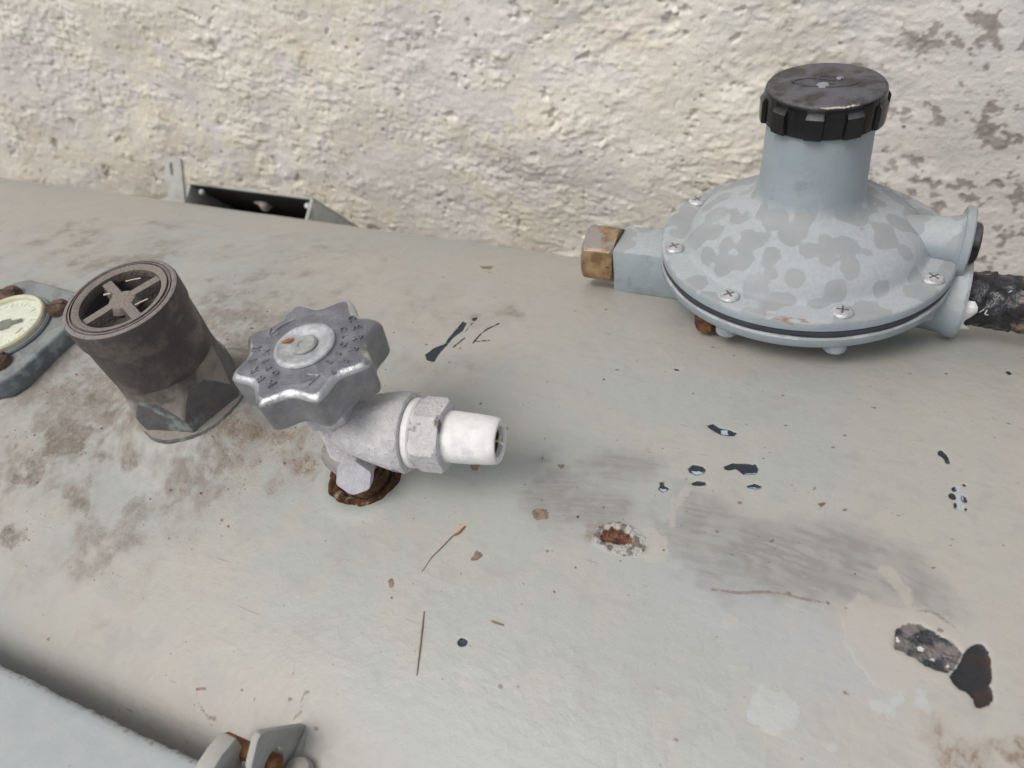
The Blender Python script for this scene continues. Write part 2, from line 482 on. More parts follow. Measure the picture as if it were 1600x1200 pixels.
# ------------------------------------------------------------------ the tank and its worn paint
# outlines of the marks on the paint, (along the tank, around the shell) in mm
MARKS = {
 'chip': [[(103.2,76.7),(103.2,83.2),(104.2,89.8),(107.8,97.0),(108.4,96.1),(104.8,88.8),(103.8,82.3),(103.8,75.8)],
  [(95.7,71.2),(96.6,75.2),(97.6,80.2),(98.2,79.3),(97.2,74.3),(96.3,70.2)],
  [(95.2,85.1),(94.8,90.1),(95.1,93.3),(95.7,92.3),(95.4,89.1),(95.8,84.1)],
  [(104.6,78.8),(110.2,81.5),(110.8,80.9),(105.2,78.2)],
  [(217.9,54.0),(220.3,55.5),(223.1,54.0),(225.9,54.3),(229.8,53.4),(229.0,51.4),(226.6,50.8),(223.8,50.8),(220.7,52.1)],
  [(216.6,30.0),(217.6,32.1),(220.9,32.7),(223.0,31.5),(222.5,29.0),(220.1,27.8),(217.5,28.4)],
  [(228.8,34.7),(231.6,37.2),(235.4,38.4),(239.9,39.1),(241.1,37.1),(240.4,34.6),(236.4,33.2),(233.3,35.2),(231.0,33.7),(229.3,33.7)],
  [(208.0,20.8),(209.3,21.2),(210.5,19.5),(212.4,18.9),(210.9,16.6),(208.6,17.5),(209.0,19.5)],
  [(219.4,23.6),(221.4,25.2),(223.3,25.5),(225.5,24.8),(222.5,23.5),(219.9,22.9)],
  [(238.4,28.2),(241.0,29.9),(243.3,29.7),(243.8,28.7),(241.4,27.6),(238.8,27.7)],
  [(299.8,65.8),(300.8,67.1),(302.0,66.0),(303.5,62.7),(303.7,60.6),(302.7,60.3),(301.7,63.0),(300.0,64.1)],
  [(304.4,48.7),(305.9,49.8),(306.2,48.0),(305.1,47.3)],
  [(303.6,45.7),(305.2,46.4),(306.0,44.6),(305.5,43.3),(304.0,44.0)],
  [(307.6,46.0),(308.7,46.4),(309.5,43.8),(308.5,43.0),(307.6,44.4)],
  [(305.3,42.0),(306.1,42.2),(306.5,39.4),(305.6,39.7)],
  [(307.8,51.8),(309.1,52.0),(308.6,50.1)],
  [(308.5,40.8),(309.4,40.9),(309.2,39.4)],
  [(325.5,133.0),(326.8,134.7),(327.8,132.3),(326.4,130.3)],
  [(86.0,61.6),(87.2,64.1),(87.5,67.4),(91.2,72.3),(90.5,76.3),(90.5,87.3),(90.1,92.4),(92.5,91.9),(94.0,84.6),(92.4,78.0),(92.4,70.0),(92.0,65.5),(92.6,57.8),(88.9,58.3)],
  [(93.0,96.6),(95.0,98.5),(96.0,95.7),(94.6,94.4)],
  [(163.0,-57.7),(163.0,-58.5),(162.4,-59.2),(161.3,-59.6),(160.3,-59.4),(159.7,-58.8),(159.7,-57.9),(160.3,-57.2),(161.4,-56.9),(162.4,-57.1)],
  [(196.6,86.2),(198.8,86.2),(198.7,85.0),(197.1,85.1)]],
 'chipblue': [[(223.3,53.2),(225.9,54.0),(226.9,51.1),(224.1,50.9)],
  [(217.3,29.1),(222.8,30.5),(222.3,28.4),(219.5,27.4)],
  [(236.0,33.6),(240.7,35.3),(241.2,34.3),(236.6,32.5)],
  [(238.8,27.6),(243.6,29.1),(243.3,28.0),(240.3,26.9)],
  [(208.5,18.0),(211.5,18.3),(211.0,16.4),(209.1,16.6)],
  [(305.9,50.0),(307.8,50.7),(308.6,39.9),(306.7,38.9)]],
 'scar': [[(291.7,-17.1),(291.4,-12.1),(293.2,-9.5),(295.5,-7.9),(298.4,-7.6),(300.3,-8.2),(303.2,-9.3),(307.5,-10.4),(308.9,-11.9),(310.1,-13.1),(309.2,-16.1),(308.0,-18.6),(306.7,-20.3),(304.2,-20.4),(301.2,-20.1),(297.2,-18.8),(294.8,-18.0),(292.4,-17.9)]],
 'oval': [[(310.5,-12.4),(312.0,-10.0),(313.8,-8.5),(315.4,-8.6),(316.8,-10.3),(317.6,-13.0),(318.0,-16.8),(317.9,-18.9),(317.4,-20.3),(318.5,-22.2),(318.7,-24.4),(317.7,-25.8),(316.4,-27.2),(314.9,-28.2),(314.1,-27.5),(313.5,-25.7),(311.7,-24.3),(309.7,-24.2),(308.3,-22.9),(306.9,-20.8),(308.4,-18.5),(309.2,-16.6)]],
 'rust': [[(194.7,-4.9),(197.3,-3.0),(200.1,-2.9),(203.0,-3.7),(206.0,-5.2),(205.4,-7.2),(202.3,-8.4),(199.0,-9.2),(195.5,-9.4),(194.4,-8.2)]],
 'flake': [[(191.9,-7.9),(192.3,-4.8),(195.1,-2.3),(198.5,-0.1),(202.2,-0.4),(206.2,-1.9),(209.3,-3.6),(210.9,-6.2),(211.4,-9.5),(208.6,-11.6),(204.0,-12.5),(200.3,-12.4),(196.3,-11.8),(193.3,-10.7)]],
 'cream': [[(206.7,0.2),(209.9,1.4),(213.2,0.3),(216.0,-2.1),(217.5,-5.2),(218.4,-9.3),(214.7,-11.5),(212.2,-10.5),(211.9,-7.0),(209.9,-3.4)],
  [(277.3,-7.4),(281.4,-4.0),(288.4,-3.8),(294.2,-3.1),(300.4,-1.6),(304.8,-3.1),(306.8,-5.9),(309.3,-7.9),(308.1,-12.1),(309.5,-19.2),(304.3,-23.0),(299.8,-23.5),(295.7,-29.0),(288.3,-29.4),(284.1,-25.6),(279.1,-20.7),(276.7,-14.1)],
  [(285.8,7.8),(288.8,7.5),(292.6,4.3),(294.3,2.4),(295.1,-1.6),(293.2,-2.5),(291.9,1.0)],
  [(210.5,4.9),(212.4,7.5),(215.5,9.7),(217.1,16.4),(218.0,22.3),(219.6,22.8),(218.9,16.1),(217.5,8.6),(214.4,5.1)],
  [(245.4,-23.6),(245.3,-24.7),(244.6,-25.5),(243.5,-25.9),(242.5,-25.6),(242.0,-24.7),(242.1,-23.7),(242.9,-22.8),(243.9,-22.5),(244.9,-22.8)],
  [(217.6,9.9),(218.2,6.4),(218.0,4.1),(217.1,3.8),(215.8,5.7),(214.6,9.0),(214.0,12.6),(214.1,15.0),(215.0,15.3),(216.4,13.3)]],
 'white': [[(288.2,-35.7),(292.5,-33.2),(295.5,-31.4),(295.3,-33.7),(293.9,-37.2),(290.0,-38.8)],
  [(255.8,-40.4),(263.1,-41.6),(268.0,-44.1),(269.4,-49.1),(267.0,-51.9),(261.3,-52.9),(256.9,-50.4)],
  [(298.8,-27.7),(301.0,-26.7),(303.1,-29.5),(302.4,-32.3),(299.7,-31.7)],
  [(311.7,-24.6),(313.0,-24.4),(315.1,-26.4),(314.1,-27.6),(312.5,-26.8)],
  [(280.9,-50.0),(280.7,-50.7),(280.1,-51.3),(279.3,-51.5),(278.6,-51.4),(278.2,-50.9),(278.4,-50.2),(279.0,-49.6),(279.8,-49.3),(280.5,-49.5)]],
 'scuff': [[(217.4,12.4),(219.8,19.7),(236.6,18.4),(256.4,18.3),(274.8,20.5),(283.1,18.4),(285.5,12.3),(291.4,4.4),(294.2,0.1),(278.0,-6.2),(269.8,-9.4),(257.4,-9.8),(242.9,-11.2),(227.3,-6.3),(217.6,0.0)],
  [(164.5,15.6),(185.2,10.5),(202.7,7.9),(214.8,2.8),(209.0,4.7),(197.5,-0.0),(181.1,-10.0),(169.1,-2.3)],
  [(293.1,14.7),(304.6,3.5),(302.5,-1.2),(295.0,1.4)],
  [(205.2,29.4),(203.8,24.6),(197.9,20.2),(189.6,17.7),(182.0,18.0),(178.0,21.1),(179.3,25.8),(185.4,30.5),(193.9,33.1),(201.5,32.6)]],
 'blue': [[(216.9,-4.9),(242.7,-10.2),(269.9,-9.9),(277.5,-15.3),(285.4,-31.1),(274.5,-40.0),(257.3,-37.0),(238.6,-32.9),(226.4,-21.8)]],
 'tan': [[(109.6,-94.7),(109.6,-95.3),(109.0,-95.8),(108.2,-95.8),(107.6,-95.3),(107.6,-94.7),(108.2,-94.2),(109.0,-94.2)],
  [(108.2,-84.7),(108.2,-85.0),(107.9,-85.3),(107.4,-85.3),(107.1,-85.0),(107.1,-84.7),(107.4,-84.4),(107.9,-84.4)],
  [(96.3,-99.1),(96.3,-99.4),(95.9,-99.7),(95.3,-99.7),(95.0,-99.5),(95.0,-99.2),(95.4,-98.9),(96.0,-98.9)],
  [(75.5,-102.2),(75.0,-102.9),(73.4,-103.6),(71.5,-104.0),(70.5,-103.8),(71.0,-103.2),(72.7,-102.4),(74.5,-102.0)],
  [(167.0,-4.9),(168.0,-3.8),(171.7,-2.9),(173.4,-4.3),(173.9,-6.6),(169.8,-8.5),(168.1,-7.2)],
  [(152.5,-30.4),(152.7,-25.8),(156.3,-27.0),(155.1,-29.3)],
  [(128.3,-46.7),(128.6,-47.6),(128.3,-48.4),(127.6,-48.6),(126.8,-48.2),(126.1,-47.3),(125.8,-46.4),(126.1,-45.6),(126.8,-45.4),(127.6,-45.8)],
  [(130.7,-51.6),(130.8,-51.9),(130.6,-52.2),(130.3,-52.3),(130.0,-52.2),(129.7,-51.9),(129.7,-51.6),(129.8,-51.3),(130.1,-51.2),(130.5,-51.3)],
  [(262.6,27.5),(266.0,29.7),(264.4,26.4)],
  [(270.7,27.4),(272.8,28.7),(271.9,27.0)],
  [(249.7,7.4),(251.7,9.5),(251.7,7.7),(250.1,6.7)],
  [(251.9,4.9),(253.2,7.5),(253.1,6.0)],
  [(287.8,30.4),(290.5,32.4),(289.4,30.9)],
  [(219.2,11.2),(221.3,11.9),(221.0,10.5)],
  [(238.5,20.3),(238.4,19.8),(238.1,19.4),(237.5,19.3),(237.1,19.4),(236.8,19.8),(236.9,20.3),(237.2,20.7),(237.8,20.9),(238.2,20.8)],
  [(168.6,17.2),(171.2,18.4),(171.6,16.4),(170.3,15.8)],
  [(63.4,162.8),(70.8,169.2),(72.0,161.4),(67.6,160.2)],
  [(100.3,70.9),(100.6,70.1),(100.5,69.5),(100.2,69.4),(99.6,69.8),(99.1,70.6),(98.8,71.4),(98.9,72.0),(99.2,72.1),(99.8,71.7)],
  [(134.9,8.4),(139.3,9.4),(139.1,5.5),(136.7,5.7)],
  [(299.1,13.4),(301.2,14.0),(300.2,12.8)],
  [(209.0,14.7),(208.9,14.4),(208.7,14.2),(208.3,14.0),(208.0,14.1),(207.8,14.4),(207.9,14.7),(208.1,14.9),(208.4,15.0),(208.8,15.0)]],
 'crack': [[(71.5,-104.0),(73.6,-106.8),(76.7,-108.5),(80.2,-110.0),(84.1,-109.5),(84.7,-110.6),(80.8,-111.0),(77.3,-109.5),(74.2,-107.8),(72.1,-105.0)],
  [(114.5,-89.8),(112.6,-90.8),(112.7,-93.8),(114.4,-96.2),(112.5,-99.9),(113.1,-100.9),(115.0,-97.2),(113.3,-94.8),(113.2,-91.8),(115.1,-90.8)],
  [(105.1,-83.6),(105.8,-86.9),(106.8,-89.7),(107.2,-90.5),(106.2,-87.7),(105.5,-84.4)],
  [(235.3,-15.2),(243.5,-13.8),(253.9,-10.3),(257.4,-9.9),(265.4,-9.4),(271.7,-8.9),(265.6,-10.3),(257.6,-10.8),(254.0,-11.2),(243.7,-14.8),(236.0,-16.0)],
  [(213.3,-20.9),(216.1,-20.3),(215.3,-21.1)],
  [(295.4,-3.7),(299.3,-2.0),(301.7,-1.9),(305.1,-3.8),(308.7,-5.5),(305.1,-4.7),(301.4,-3.0),(298.6,-3.0)]],
 'blotch': [[(-63.4,-23.2),(-62.8,-24.7),(-63.6,-26.0),(-65.6,-26.5),(-68.0,-26.1),(-69.9,-24.8),(-70.6,-23.3),(-69.8,-22.0),(-67.8,-21.5),(-65.4,-21.9)],
  [(-58.1,-33.1),(-56.0,-36.5),(-56.4,-38.9),(-59.0,-39.6),(-62.9,-38.3),(-66.6,-35.4),(-68.8,-32.0),(-68.5,-29.5),(-65.9,-28.8),(-61.8,-30.2)],
  [(-44.3,-23.9),(-43.6,-26.7),(-45.9,-29.1),(-50.4,-30.3),(-55.4,-29.8),(-59.1,-27.8),(-59.9,-25.0),(-57.6,-22.5),(-53.0,-21.3),(-47.9,-21.9)],
  [(-40.2,-32.8),(-40.6,-35.4),(-45.1,-38.2),(-52.2,-40.1),(-59.2,-40.4),(-63.3,-38.9),(-63.0,-36.3),(-58.3,-33.4),(-51.2,-31.5),(-44.3,-31.3)],
  [(-56.7,-46.8),(-55.9,-49.0),(-57.4,-50.9),(-60.7,-51.8),(-64.5,-51.3),(-67.3,-49.6),(-68.2,-47.3),(-66.6,-45.4),(-63.3,-44.5),(-59.5,-45.0)],
  [(-54.1,-53.2),(-54.2,-54.8),(-56.7,-56.3),(-60.6,-57.4),(-64.4,-57.5),(-66.7,-56.6),(-66.6,-55.1),(-64.1,-53.5),(-60.2,-52.5),(-56.4,-52.4)],
  [(-28.6,-54.3),(-28.3,-55.6),(-29.7,-56.9),(-32.2,-57.6),(-34.8,-57.4),(-36.6,-56.5),(-36.8,-55.1),(-35.4,-53.8),(-32.9,-53.1),(-30.3,-53.3)],
  [(-20.2,-56.3),(-20.0,-57.6),(-21.4,-58.9),(-23.8,-59.5),(-26.4,-59.4),(-28.1,-58.5),(-28.3,-57.1),(-26.9,-55.9),(-24.4,-55.2),(-21.9,-55.3)],
  [(-15.2,-60.3),(-15.1,-60.9),(-15.5,-61.4),(-16.3,-61.6),(-17.3,-61.5),(-18.0,-61.0),(-18.1,-60.4),(-17.7,-59.9),(-16.9,-59.7),(-15.9,-59.8)],
  [(-25.0,-33.0),(-24.7,-34.5),(-26.1,-35.8),(-28.6,-36.5),(-31.2,-36.3),(-33.1,-35.2),(-33.4,-33.7),(-32.1,-32.4),(-29.6,-31.7),(-26.9,-32.0)],
  [(-9.1,-31.9),(-7.8,-34.6),(-8.5,-36.6),(-10.9,-37.3),(-14.1,-36.3),(-16.9,-34.0),(-18.3,-31.3),(-17.6,-29.2),(-15.1,-28.5),(-11.9,-29.6)],
  [(-42.6,-78.8),(-41.6,-81.4),(-43.2,-83.7),(-46.7,-84.7),(-50.7,-84.0),(-53.9,-82.0),(-54.8,-79.3),(-53.3,-77.0),(-49.8,-76.0),(-45.7,-76.7)],
  [(-17.8,-14.0),(-17.4,-15.3),(-18.4,-16.4),(-20.2,-16.9),(-22.3,-16.6),(-23.8,-15.7),(-24.2,-14.4),(-23.2,-13.3),(-21.4,-12.8),(-19.3,-13.1)],
  [(-59.4,-7.6),(-58.4,-9.2),(-58.6,-10.3),(-60.0,-10.7),(-61.9,-10.1),(-63.7,-8.7),(-64.7,-7.1),(-64.5,-5.9),(-63.2,-5.5),(-61.2,-6.2)],
  [(-47.9,-7.1),(-47.5,-8.4),(-48.4,-9.6),(-50.3,-10.1),(-52.6,-9.8),(-54.3,-8.7),(-54.8,-7.4),(-53.9,-6.3),(-51.9,-5.7),(-49.6,-6.1)],
  [(-35.7,-13.6),(-34.9,-15.8),(-36.5,-17.6),(-39.6,-18.5),(-43.3,-18.0),(-46.1,-16.3),(-46.9,-14.0),(-45.4,-12.1),(-42.1,-11.3),(-38.4,-11.8)],
  [(-79.9,-39.9),(-78.4,-41.8),(-78.2,-43.2),(-79.2,-43.4),(-81.1,-42.5),(-83.2,-40.8),(-84.7,-38.9),(-85.0,-37.5),(-83.9,-37.3),(-82.0,-38.2)]],
 'rustdirt': [[(59.3,1.3),(59.4,-1.9),(56.0,-4.8),(50.5,-6.3),(44.9,-5.9),(41.3,-3.7),(41.1,-0.4),(44.5,2.6),(50.1,4.1),(55.8,3.6)],
  [(43.1,-4.8),(43.4,-7.9),(40.5,-10.7),(35.4,-12.1),(30.1,-11.6),(26.6,-9.4),(26.2,-6.2),(29.1,-3.4),(34.3,-1.9),(39.7,-2.5)],
  [(72.7,-10.8),(73.1,-12.8),(71.8,-14.4),(69.4,-15.1),(66.8,-14.6),(64.9,-13.0),(64.5,-11.0),(65.8,-9.4),(68.2,-8.7),(70.8,-9.2)],
  [(318.5,-40.0),(317.6,-42.2),(315.0,-44.3),(311.8,-45.4),(309.0,-45.3),(307.8,-43.8),(308.7,-41.6),(311.3,-39.5),(314.6,-38.3),(317.4,-38.5)],
  [(307.4,-36.2),(307.1,-37.2),(306.2,-38.2),(305.0,-38.6),(304.0,-38.3),(303.5,-37.5),(303.8,-36.4),(304.7,-35.5),(305.9,-35.1),(306.9,-35.3)],
  [(327.8,-35.8),(327.5,-37.5),(326.5,-38.8),(325.3,-39.3),(324.2,-38.7),(323.8,-37.2),(324.1,-35.5),(325.1,-34.1),(326.3,-33.7),(327.4,-34.3)],
  [(194.2,-3.9),(194.1,-4.9),(193.3,-5.8),(192.1,-6.1),(190.9,-5.9),(190.2,-5.2),(190.3,-4.2),(191.1,-3.3),(192.3,-2.9),(193.5,-3.2)]]}

def poly_sdf(px, py, poly):
    P = np.array(poly, float)
    d = np.full(px.shape, 1e9)
    inside = np.zeros(px.shape, bool)
    n = len(P)
    for i in range(n):
        a, b = P[i], P[(i + 1) % n]
        e = b - a
        wx, wy = px - a[0], py - a[1]
        t = np.clip((wx * e[0] + wy * e[1]) / max(e @ e, 1e-9), 0, 1)
        d = np.minimum(d, (wx - e[0] * t) ** 2 + (wy - e[1] * t) ** 2)
        c = ((a[1] <= py) != (b[1] <= py)) & (px < (b[0] - a[0]) * (py - a[1]) / (b[1] - a[1] + 1e-12) + a[0])
        inside ^= c
    return np.where(inside, -1, 1) * np.sqrt(d)

GAUGE = (-130.0, 10.5)
VALVE = (95.7, -9.0)

def tank_material():
    s = Sh('worn_tank_paint')
    A = {k: s.attr(k) for k in MARKS}
    na, nb, nc, streak, brush, dm, lump = (s.attr(k) for k in ('mottle_a', 'mottle_b', 'mottle_c', 'streak', 'brush', 'dirt', 'lump'))
    fine = s.sub(s.noise(900, 2, .6), .5)
    med = s.sub(s.noise(300, 3, .65), .5)
    edge = s.add(s.mul(fine, 1.6), s.mul(med, 2.2))
    def crisp(k, w=.22, amt=1.0):
        return s.ss(s.add(A[k], s.mul(edge, amt)), w, -w)
    col = s.mix(s.ss(na, -.9, .9), lin(181, 178, 170), lin(174, 177, 172))
    col = s.mix(s.ss(nb, -.2, 1.9, 0, .5), col, lin(184, 179, 169))
    col = s.mix(s.ss(nc, .1, 2.2, 0, .4), col, lin(167, 165, 160))
    col = s.mix(s.ss(streak, .4, 2.6, 0, .22), col, lin(162, 158, 151))
    col = s.mix(s.ss(s.add(med, s.mul(fine, .6)), .06, .3, 0, .22), col, lin(158, 154, 147))
    # bluish wiped zone, then grey scuffs with a brushed grain
    sm = s.ss(s.add(A['blue'], s.mul(nb, 3.5)), 10, -8)
    col = s.mix(s.mul(sm, .5), col, lin(176, 179, 182))
    sc = s.ss(s.add(A['scuff'], s.add(s.mul(nb, 1.6), s.mul(nc, 2.6))), 9, -6)
    col = s.mix(s.mul(sc, s.ss(brush, -1.6, 1.0, .45, .85)), col, lin(140, 137, 134))
    col = s.mix(s.mul(sc, s.ss(brush, .9, 2.0, 0, .6)), col, lin(168, 166, 164))
    # dust and dirt gathered round the fittings
    col = s.mix(dm, col, s.mix(s.add(med, .5), lin(136, 129, 121), lin(163, 157, 148)))
    bl = s.ss(s.add(s.add(A['blotch'], s.mul(nc, 1.8)), s.mul(edge, 2.6)), 1.6, -1.8)
    col = s.mix(s.mul(bl, s.ss(med, -.15, .1, .35, .85)), col, lin(122, 113, 102))
    rd = s.mul(s.ss(s.add(A['rustdirt'], s.mul(nc, 2.0)), 4.5, -3), s.ss(s.add(med, s.mul(fine, .7)), -.12, .16, .25, .85))
    col = s.mix(rd, col, lin(134, 114, 97))
    # paint films
    cr = s.ss(s.add(s.add(A['cream'], s.mul(nc, .7)), s.add(s.mul(nb, .3), s.mul(edge, 1.3))), .7, -.7)
    wh = s.ss(s.add(s.add(A['white'], s.mul(nc, .9)), s.mul(edge, 1.8)), .8, -.8)
    col = s.mix(s.mul(cr, .6), col, lin(186, 181, 172))
    col = s.mix(s.mul(wh, .42), col, lin(192, 198, 201))
    # sparse dark specks and nicks
    vr = s.new('ShaderNodeTexVoronoi', feature='F1')
    s.put(vr.inputs['Vector'], s.warp((1, 1.35, 1), (0, 0, .3)))
    vr.inputs['Scale'].default_value = 95
    rnd = s.xyz(vr.outputs['Color'])[0]
    spk = s.mul(s.ss(s.add(vr.outputs['Distance'], s.mul(fine, .14)), .105, .06), s.math('GREATER_THAN', rnd, .70))
    col = s.mix(s.mul(spk, .8), col, s.mix(s.math('GREATER_THAN', rnd, .92), lin(128, 112, 98), lin(70, 66, 64)))
    vr2 = s.new('ShaderNodeTexVoronoi', feature='F1')
    s.put(vr2.inputs['Vector'], s.warp((1, 1.8, 1), (0, 0, -.25)))
    vr2.inputs['Scale'].default_value = 240
    spk2 = s.mul(s.ss(vr2.outputs['Distance'], .16, .1), s.mul(s.math('GREATER_THAN', s.xyz(vr2.outputs['Color'])[1], .76), s.ss(nb, -.4, .8)))
    col = s.mix(s.mul(spk2, .6), col, lin(122, 112, 104))
    # short scratches, worn along and across the shell
    sct = s.ss(s.noise(1.0, 2, .5, s.warp((70, 900, 90), (0, 0, .5))), .70, .76)
    sct = s.mul(sct, s.ss(nb, -.6, .8, .25, 1))
    col = s.mix(s.mul(sct, .55), col, lin(136, 128, 120))
    # bare spots
    tn = crisp('tan', .2, .6)
    col = s.mix(tn, col, s.mix(s.ss(med, -.2, .2), lin(108, 92, 78), lin(152, 132, 114)))
    ck = crisp('crack', .3, .5)
    col = s.mix(s.mul(ck, .6), col, lin(112, 92, 80))
    fl = crisp('flake', .3, .9)
    col = s.mix(fl, col, s.mix(s.ss(s.add(lump, s.mul(med, 2)), -.5, .3), lin(128, 118, 108), lin(188, 185, 180)))
    ru = crisp('rust', .3, .8)
    col = s.mix(ru, col, s.mix(s.ss(s.add(med, s.mul(nc, .08)), -.18, .18), lin(66, 40, 31), lin(138, 92, 68)))
    sr = crisp('scar', .25, .7)
    scc = s.mix(s.ss(s.add(nc, s.mul(med, 3)), -.5, .6), lin(62, 62, 67), lin(128, 122, 120))
    scc = s.mix(s.ss(s.add(lump, s.mul(fine, 1.5)), 1.1, 1.35), scc, lin(222, 222, 222))
    col = s.mix(sr, col, scc)
    ov = crisp('oval', .18, .45)
    col = s.mix(ov, col, s.mix(s.ss(nc, -.2, 1.2), lin(44, 44, 47), lin(58, 48, 44)))
    ch = crisp('chip', .16, .5)
    lip = s.mul(s.ss(s.add(A['chip'], s.mul(edge, .5)), .9, .3), s.sub(1, ch))
    col = s.mix(s.mul(lip, .1), col, lin(200, 200, 196))
    col = s.mix(ch, col, lin(48, 54, 62))
    cb = s.mul(crisp('chipblue', .2, .6), s.ss(A['chip'], 1.2, .6))
    col = s.mix(cb, col, lin(176, 190, 199))
    bare = s.mx(s.mx(ch, ov), s.mx(sr, s.mx(ru, fl)))
    rough = s.mix(s.mx(dm, s.mul(sc, .7)), (.4, .4, .4, 1), (.82, .82, .82, 1))
    rough = s.mix(bare, rough, (.55, .55, .55, 1))
    # relief of the film: orange peel, brush marks, film edges (large relief is in the mesh)
    h = s.add(s.mul(fine, s.add(s.mul(dm, .7), .14)), s.mul(med, .24))
    h = s.add(h, s.mul(streak, .012))
    h = s.add(h, s.mul(s.mx(cr, wh), .14))
    h = s.sub(h, s.mul(s.ss(s.mx(s.mul(A['chip'], 1), -5), .3, -.3), 1.1))
    h = s.add(h, s.mul(s.mul(s.ss(s.math('MINIMUM', A['flake'], A['scar']), .4, -.4), s.add(fine, med)), 1.8))
    return s.done(col, rough, s.bump(h, 0.0007), spec=0.42)

def build_tank():
    Rm = R * 1000
    x = steps((-900, -330, 6), (-330, -70, 1.2), (-70, 345, .8), (345, 700, 6))
    half = math.pi * Rm
    sarc = steps((-half, -360, 18), (-360, -150, 3), (-150, 62, .8), (62, 262, 1.2), (262, 366, 3), (366, half, 18))[:-1]
    nx, ns = len(x), len(sarc)
    attrs = {}
    for k, polys in MARKS.items():
        D = np.full((nx, ns), 60.0)
        marg = 26.0 if k in ('blue', 'scuff', 'rustdirt') else 9.0
        for poly in polys:
            P = np.array(poly)
            i0, i1 = np.searchsorted(x, P[:, 0].min() - marg), np.searchsorted(x, P[:, 0].max() + marg)
            j0, j1 = np.searchsorted(sarc, P[:, 1].min() - marg), np.searchsorted(sarc, P[:, 1].max() + marg)
            if i1 <= i0 or j1 <= j0:
                continue
            gx, gs = np.meshgrid(x[i0:i1], sarc[j0:j1], indexing='ij')
            D[i0:i1, j0:j1] = np.minimum(D[i0:i1, j0:j1], poly_sdf(gx, gs, poly))
        attrs[k] = D
    XX, SS = np.meshgrid(x, sarc, indexing='ij')
    def blob(cx, cs, r, a):
        return a * np.exp(-((XX - cx) ** 2 + (SS - cs) ** 2) / (r * r))
    dirt = np.zeros((nx, ns))
    for b in [(-58, -8, 42, 1.0), (2, 0, 40, 1.1), (-70, 25, 40, .8), (-75, -60, 34, .55), (-150, 60, 80, .4), (-52, 105, 70, .2), (18, -14, 34, .95), (55, 2, 24, .6), (-20, 40, 50, .7),
              (66, 75, 55, .2), (-130, 0, 62, 1.0), (60, 45, 40, .3), (-40, -30, 40, .6), (-10, -60, 40, .25)]:
        dirt = np.maximum(dirt, blob(*b))
    warp = sample(fft_noise(1024, 1024, 2.2, 8, 120, 1.2, 1, 21), 2.2, x, sarc)
    dirt = np.clip(dirt + .16 * warp * (dirt > .06), 0, 1)
    grain = sample(fft_noise(1024, 1024, 1.0, 2.2, 40, .9, 1, 31), 1.0, x, sarc)
    crust = smooth01(dirt + .12 * warp + .08 * grain, .5, .72)
    attrs['dirt'] = np.clip(dirt * (.72 + .3 * grain) + .25 * crust, 0, 1)
    attrs['mottle_a'] = sample(fft_noise(512, 512, 6.0, 60, 500, 1.3, 1, 32), 6.0, x, sarc)
    attrs['mottle_b'] = sample(fft_noise(1024, 1024, 2.2, 10, 110, 1.1, 1, 33), 2.2, x, sarc)
    attrs['mottle_c'] = sample(fft_noise(1024, 1024, 1.6, 4, 45, .9, 1, 34), 1.6, x, sarc)
    n0 = attrs['mottle_c']
    sk = fft_noise(1024, 1024, .9, 1.6, 12, .5, .07, 35)
    wv = .05 * XX + .6 * n0
    attrs['streak'] = sample2(sk, .9, XX, SS + wv)
    br = fft_noise(1024, 1024, .8, 1.0, 7, .35, .05, 36)
    attrs['brush'] = .75 * sample2(br, .8, XX, SS - (XX - 210) * .12 + (XX - 210) ** 2 * .0022 + .25 * n0) + .6 * attrs['mottle_c']
    attrs['lump'] = sample(fft_noise(1024, 1024, .8, 1.5, 6, .6, 1, 37), .8, x, sarc)
    # relief in mm
    n_lo = sample(fft_noise(512, 512, 6.0, 50, 500, 1.6, 1, 22), 6.0, x, sarc)
    n_mid = sample(fft_noise(1024, 1024, 2.2, 9, 60, 1.0, 1, 23), 2.2, x, sarc)
    n_hi = sample(fft_noise(1024, 1024, .8, 2.0, 8, .6, 1, 24), .8, x, sarc)
    h = .22 * n_lo + .05 * n_mid
    def inside(k, w):
        return smooth01(-attrs[k], -w, w)
    h -= .3 * inside('chip', .5)
    fl = inside('flake', .8)
    h += fl * (.45 + .28 * n_hi)
    h -= inside('rust', 1.2) * 1.1
    h -= inside('scar', .8) * (.7 + .35 * n_hi)
    h -= inside('oval', .6) * .7
    h += .03 * n_hi + .12 * n_hi * smooth01(dirt, .35, .8)
    # raised weld pads under the relief valve and the gauge, and round the service valve
    for (cx, cs), r0, r1, a in (((1.0, 0.5), 24, 46, 9.5), ((GAUGE[0], GAUGE[1]), 30, 46, 2.0)):
        d = np.hypot(XX - cx, SS - cs) + 1.2 * n_mid
        h += a * (1 - smooth01(d, r0, r1))
    d = np.hypot(XX - VALVE[0], SS - VALVE[1])
    h -= 3.0 * (1 - smooth01(d, 10.5, 14.5))
    h += .9 * np.exp(-((d - 17) / 4.0) ** 2)
    rad = Rm + h
    th = SS / Rm
    co = np.stack([XX, rad * np.sin(th), rad * np.cos(th) - Rm], -1)
    # dished ends
    ring0, ring1 = co[0], co[-1]
    axis = np.array([0, 0, -Rm])
    pre, post = [], []
    for a in np.linspace(10, 88, 8):
        c_, s_ = math.cos(math.radians(a)), math.sin(math.radians(a))
        for ring, lst, sg in ((ring0, pre, -1), (ring1, post, 1)):
            q = ring.copy()
            q[:, 1:] = (q[:, 1:] - axis[1:]) * c_ + axis[1:]
            q[:, 0] += sg * s_ * 170
            lst.append(q)
    co = np.concatenate([np.array(pre[::-1]), co, np.array(post)], 0)
